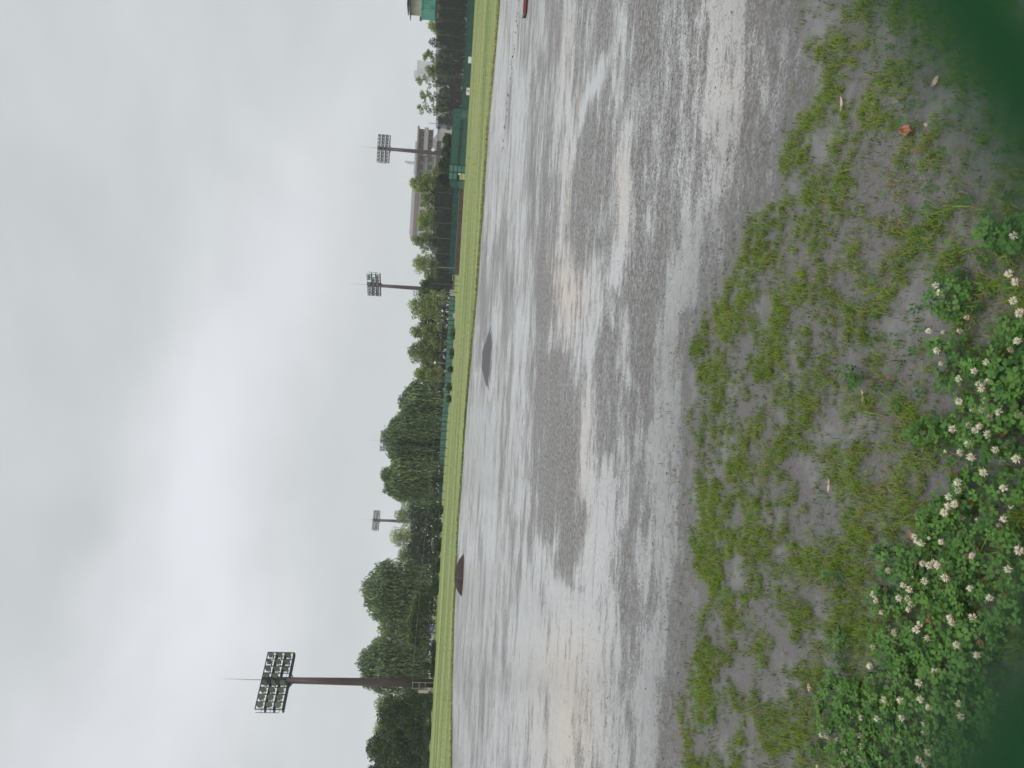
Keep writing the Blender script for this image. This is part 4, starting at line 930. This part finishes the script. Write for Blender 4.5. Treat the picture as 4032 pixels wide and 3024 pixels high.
b_.add([(x_, -.01, z_) for x_, z_ in pts] + [(x_, .01, z_) for x_, z_ in pts], [tuple(range(6)), tuple(range(11, 5, -1))] + [(k, (k + 1) % 6, 6 + (k + 1) % 6, 6 + k) for k in range(6)]); b_.build('netting', M_tnet, e)
MB().tube([(.37, 0, 0), (.37, 0, 1.4)], .02, 6).tube([(-.36, 0, .66), (.36, 0, .66)], .02, 6).build('frame', M_teald, e)
# brown low wall
e = empty('low_wall', (gx(940, 72), 72, 0), 'low brown earth wall along the far edge of the outfield', 'wall')
MB().box(gx(1078, 72) - e.location.x, gx(742, 72) - e.location.x, 0, .25, 0, .42).build('wall_face', M_earth, e)
MB().box(gx(1078, 72) - e.location.x, gx(742, 72) - e.location.x, -.03, .28, .421, .47).build('coping', M_concd, e)
e = empty('windscreen_fence', (gx(930, 74), 74, 0), 'faded teal windscreen standing behind the brown earth wall', 'fence')
MB().box(gx(1078, 74) - e.location.x, gx(737, 74) - e.location.x, -.02, .02, .03, .98).build('windscreen', M_tnetd, e)
for y in range(745, 1078, 47): MB().tube([(gx(y, 74) - e.location.x, -.03, 0), (gx(y, 74) - e.location.x, -.03, 1.05)], .022, 6).build('post', M_teald, e)
# tall pale pole and frames by the middle tower
q = at(1790, 1056, 72.5)
MBp = MB().tube([(0, 0, 0), (0, 0, 2.1)], .03, 8); o_ = MBp.build('pole', M_galv); o_.location = (float(q[0]), 72.5, 0); tag(o_, 'pale grey upright pole left of the brown wall end', 'pole')
for (y0_, y1_, h_, lb) in [(1081, 1103, .62, 'small white practice goal frame standing on the grass edge'), (1123, 1148, .75, 'grey-green practice goal frame beside the middle tower base')]:
    xa = gx(y0_, 71.5); xb = gx(y1_, 71.5); e = empty('practice_frame', ((xa + xb) / 2, 71.5, 0), lb, 'goal frame'); hw_ = (xa - xb) / 2
    MB().tube([(-hw_, 0, 0), (-hw_, 0, h_), (hw_, 0, h_), (hw_, 0, 0)], .025, 6).build('frame', M_galv if y0_ < 1100 else M_teald, e)
    MB().tube([(-hw_, .5, 0), (-hw_, 0, h_ * .98)], .015, 5).tube([(hw_, .5, 0), (hw_, 0, h_ * .98)], .015, 5).build('stay', M_galv, e)
# teal panel fence running away to the left
line = [(1167, 1794), (1330, 1788), (1500, 1778), (1620, 1766), (1740, 1757), (1880, 1745), (2040, 1737)]
tops = [1769, 1761, 1752, 1742, 1734, 1729, 1727]
e = None; o_first = gp(line[0][1], line[0][0]); e = empty('panel_fence', (float(o_first[0]), float(o_first[1]), 0), 'long teal panel fence with dark posts running left past the willows', 'fence')
org = np.array([o_first[0], o_first[1], 0]); pb = MB()
ly = np.array([l[0] for l in line]); lx = np.array([l[1] for l in line]); tpp = np.array(tops); yk = np.arange(1167, 2040, 19)
pts = []
for y in yk:
    g_ = gp(float(np.interp(y, ly, lx)), y); zt = float(at(float(np.interp(y, ly, tpp)), y, g_[1])[2]); pts.append((g_ - org, zt))
for k in range(len(pts) - 1):
    (a1, z1), (a2, z2) = pts[k], pts[k + 1]
    pb = MB().add([(a1[0], a1[1], .05), (a2[0], a2[1], .05), (a2[0], a2[1], z2), (a1[0], a1[1], z1), (a1[0], a1[1] + .04, .05), (a2[0], a2[1] + .04, .05), (a2[0], a2[1] + .04, z2), (a1[0], a1[1] + .04, z1)],
                  [(0, 1, 2, 3), (7, 6, 5, 4), (3, 2, 6, 7), (0, 4, 5, 1)]); pb.build('panel', M_teal, e)
    MB().tube([(a1[0], a1[1] - .05, 0), (a1[0], a1[1] - .05, z1 + .04)], .03, 6).build('post', M_teald, e)
# dark post and rail fence before the willows
e = empty('rail_fence', (gx(1700, 80), 80, 0), 'dark green post and rail fence with tall posts in front of the willows', 'fence')
for k, y in enumerate(range(1595, 2110, 34)):
    tall = y in (1595, 1663, 1697)
    zt = {0: 2.2, 2: 2.0, 3: 1.9}.get(k, .85 if k < 8 else .55)
    MB().tube([(gx(y, 80) - e.location.x, 0, 0), (gx(y, 80) - e.location.x, 0, zt)], .035, 6).build('post', M_teald, e)
MB().tube([(gx(2110, 80) - e.location.x, 0, .5), (gx(1595, 80) - e.location.x, 0, .5)], .018, 5).build('rail', M_teald, e)
MB().tube([(gx(1730, 80) - e.location.x, 0, .98), (gx(1595, 80) - e.location.x, 0, .98)], .02, 5).build('upper_rail', M_teald, e)
# tall net cable running across in front of the trees
e = empty('net_cable', (gx(2690, 83), 83, 0), 'long thin overhead cable sagging across the front of the trees from the nearest tower', 'cable')
cp = [(1622, 2690, 83), (1645, 2420, 84), (1668, 2160, 85), (1690, 1950, 86), (1706, 1760, 88), (1722, 1540, 89), (1737, 1330, 90), (1742, 1160, 92)]
MB().tube([tuple(at(x, y, D) - np.array([e.location.x, 83, 0])) for x, y, D in cp], .014, 5).build('cable_line', M_pole, e)
for x, y, D in cp[2:8:2]:
    q = at(x, y, D); MB().tube([(q[0] - e.location.x, q[1] - 83, 0), (q[0] - e.location.x, q[1] - 83, q[2])], .035, 6).build('post', M_teald, e)
# boards on the grass edge
def board(y0_, y1_, xt, xb, D, m_, lb, mark=False):
    xa = gx(y0_, D); x2 = gx(y1_, D); h_ = float(at(xt, (y0_ + y1_) / 2, D)[2]); hw_ = (xa - x2) / 2
    e = empty('sign_board', ((xa + x2) / 2, D, 0), lb, 'board'); MB().box(-hw_, hw_, -.015, .015, .05, max(.35, h_)).build('board_face', m_, e)
    MB().box(-hw_ * .8, -hw_ * .7, .02, .04, 0, .3).box(hw_ * .7, hw_ * .8, .02, .04, 0, .3).build('leg', M_galv, e)
    if mark:
        h2 = max(.35, h_); MB().box(-.06, .12, -.020, -.016, h2 * .25, h2 * .55).build('red_mark', mat('faded_red', (.5, .2, .15), .6), e)
        MB().box(-.02, .16, -.020, -.016, h2 * .62, h2 * .82).build('dark_mark', mat('dark_print', (.08, .08, .08), .6), e)
board(215, 240, 1845, 1860, 70.5, M_white, 'plain white board on the far grass edge at right')
board(338, 367, 1838, 1852, 70.5, M_white, 'white board with a red and dark mark on the far grass edge', True)
board(1232, 1250, 1783, 1795, 71, M_pink, 'small pinkish board before the teal panel fence')
board(2719, 2731, 1647, 1667, 86, M_pink, 'pinkish box board seen between bushes left of the nearest tower')
for y, x, D, lb in [(1428, 1713, 96, 'round white lamp globe among the trees nearer the willows'), (1224, 1742, 96, 'round white lamp globe low among the trees beside the middle tower')]:
    q = at(x, y, D); e = empty('globe_lamp', (float(q[0]), D, 0), lb, 'lamp')
    MB().tube([(0, 0, 0), (0, 0, q[2] - .1)], .04, 6).build('post', M_galv, e)
    MB().tube([(0, 0, q[2] - .12), (0, 0, q[2] - .08), (0, 0, q[2]), (0, 0, q[2] + .08), (0, 0, q[2] + .12)], [.05, .14, .17, .13, .03], 12).build('globe', M_white, e, True)
# blue sheet bundle by the vine hedge
q = at(1700, 2478, 84); b_ = MB(); V = []; 
for i_ in range(7):
    for k in range(12):
        f = i_ / 6; r_ = .32 * math.cos(f * 1.45) * (1 + .18 * math.sin(k * 2.1 + i_)); V.append((math.cos(k * .5236) * r_ * 1.1, math.sin(k * .5236) * r_ * .6, .42 * math.sin(f * 1.5)))
b_.add(V, [(i_ * 12 + k, i_ * 12 + (k + 1) % 12, (i_ + 1) * 12 + (k + 1) % 12, (i_ + 1) * 12 + k) for i_ in range(6) for k in range(12)])
o_ = b_.build('tarp_bundle', mat('blue_tarp', (.04, .08, .20), .6), smooth=True); o_.location = (float(q[0]), 84.2, .35); tag(o_, 'blue tarpaulin bundle under the vine hedge', 'tarp')
# white soccer-like frames far left
e = empty('practice_frame', (gx(2135, 100), 100, 0), 'pale framed goal seen under the trees left of the distant tower', 'goal frame')
MB().tube([(-.42, 0, 0), (-.42, 0, 1.0), (.42, 0, 1.0), (.42, 0, 0)], .04, 6).tube([(-.42, 0, .1), (.42, 0, .1)], .03, 6).build('frame', M_white, e)
e = empty('notice_box', (gx(2292, 100), 100, 0), 'pale notice box on a post under the round willow', 'box')
MB().box(-.3, .3, -.1, .1, .8, 1.25).build('case', M_cream, e); MB().tube([(0, .12, 0), (0, .12, 1.2)], .04, 6).build('post', M_galv, e)

# ------------------------------------------------------------------ buildings
def px2m(D): return D / F
# apartment block with balconies
D = 255; sc_ = px2m(D); cx = gx(600, D); zt = float(at(1643, 600, D)[2])
e = empty('apartment_block', (cx, D, 0), 'grey-brown apartment block with wrapped balcony bands behind the right floodlight tower', 'building', rz=R(-6))
xr = (600 - 516) * sc_; xl = -(700 - 600) * sc_ * 1.1; st = 2.85
MB().box(xl, xr, 1.4, 12, 0, zt - .3).build('wall', M_concd, e)
MB().box(xl - .5, xr + .6, -.2, 12.5, zt - .29, zt + .25).build('roof', M_brown, e)
MB().box(xl + 2, xr - 4, 2, 9, zt + .26, zt + .9).build('parapet', M_roofg, e)
for k in range(4):
    zb = zt - .3 - (k + 1) * st
    MB().box(-1.6, xr + .3, -.1, 1.39, zb - .15, zb + 1.15).build('balcony', M_conc, e)
    MB().box(xl, -1.7, 1.15, 1.39, zb - .12, zb + .28).build('floor_band', M_conc, e)
    for j in range(3):
        x_ = .0 + j * 2.4; w_ = MB().box(x_, x_ + 1.5, 1.36, 1.398, zb + .3, zb + 2.3).build('window', M_glass, e)
        MB().box(x_ - .08, x_ - .0, 1.30, 1.395, zb + .3, zb + 2.3).box(x_ + 1.5, x_ + 1.58, 1.30, 1.395, zb + .3, zb + 2.3).box(x_ + .72, x_ + .78, 1.32, 1.355, zb + .3, zb + 2.3).build('frame', M_cream, w_)
    for j in range(3):
        x_ = xl + .8 + j * 2.6; w_ = MB().box(x_, x_ + 1.5, 1.36, 1.398, zb + .9, zb + 2.2).build('window', M_glass, e)
        MB().box(x_ - .08, x_ + 1.58, 1.33, 1.397, zb + .82, zb + .898).build('sill', M_cream, w_)
MB().box(2.3, 2.6, 1.0, 1.39, 0, zt - .3).build('pilaster', M_concd, e)
for x_, h_ in ((-3.3, 4.2), (-4.0, 3.4), (-3.6, 4.0)): MB().tube([(x_, 4, zt + .2), (x_, 4, zt + h_)], .12, 6).build('antenna', M_galv, e)
MB().tube([(.5, 4, zt + .9), (.5, 4, zt + 2.8)], .03, 5).tube([(.1, 4, zt + 2.8), (2.2, 4, zt + 2.8)], .03, 5).build('aerial', M_galv, e)
b_ = MB(); b_.tube([(-8.5, 5, zt + .2), (-5.4, 5, zt + .2)], 1.1, 12); b_.build('water_tank', M_roofg, e)
# long low-roofed hall
D = 270; cx = gx(810, D); zt = float(at(1626, 810, D)[2]); hw = 118 * px2m(D)
e = empty('long_hall', (cx, D, 0), 'long flat building with a brown fascia and grey roof behind the trees', 'building')
MB().box(-hw, hw, 0, 14, 0, zt - 1.6).build('wall', M_cream, e); MB().box(-hw - .4, hw + .4, -.4, 14.4, zt - 1.599, zt - .4).build('fascia', M_brown, e)
MB().box(-hw - .2, hw + .2, -.1, 14, zt - .399, zt + .7).build('roof', M_roofg, e)
for j in range(7): x_ = -hw + 1 + j * 2.8; MB().box(x_, x_ + 1.7, -.06, -.002, zt - 4.2, zt - 2.4).build('window', M_glass, e)
# white house
D = 190; cx = gx(497, D); zt = float(at(1716, 497, D)[2]); hw = 30 * px2m(D)
e = empty('white_house', (cx, D, 0), 'small white house with one dark window between the pines and the apartment block', 'house')
MB().box(-hw, hw, 0, 6, 0, zt - .5).build('wall', M_cream, e)
MB().add([(-hw - .3, -.4, zt - .5), (hw + .3, -.4, zt - .5), (hw + .3, 6.4, zt - .5), (-hw - .3, 6.4, zt - .5), (-hw - .3, 3, zt + .5), (hw + .3, 3, zt + .5)], [(0, 1, 5, 4), (2, 3, 4, 5), (0, 4, 3), (1, 2, 5), (0, 3, 2, 1)]).build('roof', M_roofg, e)
for x_, z_ in ((-.9, 2.0), (.6, 3.3), (-.9, 4.4)): w_ = MB().box(x_, x_ + .8, -.05, -.002, z_, z_ + .9).build('window', M_glass, e); MB().box(x_ - .06, x_ + .86, -.08, -.051, z_ - .07, z_ - .0).build('sill', M_roofg, w_)
MB().tube([(.2, -.6, 0), (.2, -.6, zt + 1.8)], .08, 6).build('utility_post', M_galv, e)
# far hazy apartment tower
D = 1500; cx = gx(276, D); zt = float(at(1641, 276, D)[2]); hw = 28 * px2m(D)
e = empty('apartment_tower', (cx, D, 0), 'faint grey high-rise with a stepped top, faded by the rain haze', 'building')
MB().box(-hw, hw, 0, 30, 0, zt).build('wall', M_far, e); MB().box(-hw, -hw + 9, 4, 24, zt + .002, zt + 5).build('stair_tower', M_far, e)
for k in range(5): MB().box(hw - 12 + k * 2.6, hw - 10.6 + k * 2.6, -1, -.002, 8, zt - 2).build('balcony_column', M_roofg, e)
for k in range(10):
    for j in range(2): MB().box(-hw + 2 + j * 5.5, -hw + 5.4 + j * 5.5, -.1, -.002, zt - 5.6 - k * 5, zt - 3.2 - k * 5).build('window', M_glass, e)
# teal hut on a platform at the right edge
D = 100; cx = gx(0, D); zb = float(at(1716, 20, D)[2]); zm = float(at(1661, 25, D)[2]); zr = float(at(1603, 15, D)[2]); hw = 50 * px2m(D); k3 = px2m(D)
e = empty('observation_hut', (cx, D, 0), 'teal green raised hut with a beige glazed upper part at the right edge', 'hut')
MB().box(-hw, 3.2, 0, 2.6, zb, zm).build('lower_box', M_tealb, e)
MB().box(-hw + .35, 3.0, .25, 2.4, zm + .002, zr - .2).build('upper_wall', M_cream, e)
MB().box(-hw - .05, 3.4, -.12, 2.8, zm - .06, zm + .06).build('deck', M_tealb, e); MB().box(-hw - .05, 3.4, -.12, 2.8, zb - .12, zb + .05).build('base_beam', M_teald, e)
MB().box(-hw - .1 + .0, 3.6, -.4, 3.0, zr - .42, zr - .34).build('canopy', M_teald, e); MB().box(-hw + .45, 3.4, -.2, 2.8, zr - .1, zr + .0).build('roof', M_teald, e)
for x_ in (-hw + 1.5, .6): MB().box(x_, x_ + .07, .18, .248, zm, zr - .42).build('mullion', M_tealb, e)
for j, (x_, w2, z_, h2) in enumerate(((-1.4, .5, .15, .6), (-1.4, .12, .85, .7), (-.7, .1, .4, 1.0), (-.35, .1, .4, 1.1), (.2, .9, .25, .9))): MB().box(x_, x_ + w2, -.03, -.002, zb + z_, min(zm - .1, zb + z_ + h2)).build('slot', M_teal, e)
for x_ in (-hw + .1, 2.8):
    for y_ in (.1, 2.4): MB().tube([(x_, y_, 0), (x_, y_, zb - .1)], .09, 8).build('leg', M_teald, e)
# small floodlight beside it
D = 104; q = at(1657, 74, D); e = empty('small_floodlight', (float(q[0]), D, 0), 'small boxy floodlight on a thin pole beside the teal hut', 'floodlight')
MB().tube([(.2, .1, 0), (.2, .1, q[2] - .3)], .05, 6).build('pole', M_galv, e); MB().box(-.28, .28, -.1, .1, q[2] - .12, q[2] + .16).build('lamp', M_concd, e); MB().box(.15, .25, 0, .06, q[2] - .5, q[2] - .125).build('bracket', M_white, e)

# ------------------------------------------------------------------ chain-link fence right in front of the lens
M_wire = mat('green_wire', (.014, .088, .028), .4, 0, .15, 200, spec=.6)
z_f = .0222
vpx = gp  # V vertex of the diamond the camera looks through
d_ = ray(4860, 3024 - 1080); tq = z_f / (d_ @ fw); P0 = np.array([0, 0, H]) + d_ * tq
hwf, hhf, wr = .0375, .0270, .0021
ef = empty('chain_link_fence', (float(P0[0]), float(P0[1]), 0), 'green coated chain-link fence wire, blurred, crossing both lower corners close to the lens', 'fence')
zc = float(P0[2]); b_ = MB()
kmin = -int((zc - .03) / hhf); kmax = int((2.2 - zc) / hhf)
for i_ in range(-24, 24):
    pts = []
    for k in range(kmin, kmax):
        s_ = (k + i_) % 2; x_ = (i_ + s_) * hwf; z_ = zc + k * hhf
        # vertices exist where (col + k) is even so that (0,0) is a vertex
        pts.append((x_, (.0016 if s_ else -.0016), z_))
    b_.tube(pts, wr, 8)
b_.build('wire_mesh', M_wire, ef, True)
MB().tube([(-24 * hwf, .004, 2.2), (24 * hwf, .004, 2.2)], .02, 10).build('top_rail', M_wire, ef, True)
for x_ in (-24 * hwf, 24 * hwf): MB().tube([(x_, .0, 0), (x_, .0, 2.22)], .024, 12).build('post', M_wire, ef, True)

# ------------------------------------------------------------------ rain haze
m = bpy.data.materials.new('haze_air'); m.use_nodes = True; t = m.node_tree; t.nodes.clear()
pv = N(t, 'ShaderNodeVolumePrincipled'); pv.inputs['Color'].default_value = (.93, .95, .97, 1); pv.inputs['Density'].default_value = .00038; pv.inputs['Anisotropy'].default_value = 0.0
oo = N(t, 'ShaderNodeOutputMaterial'); t.links.new(pv.outputs[0], oo.inputs['Volume'])
hz = MB().box(-900, 900, -60, 1700, -1.2, 95).build('haze', m); tag(hz, 'thin grey rain haze over the whole ground', 'haze', kind='stuff')
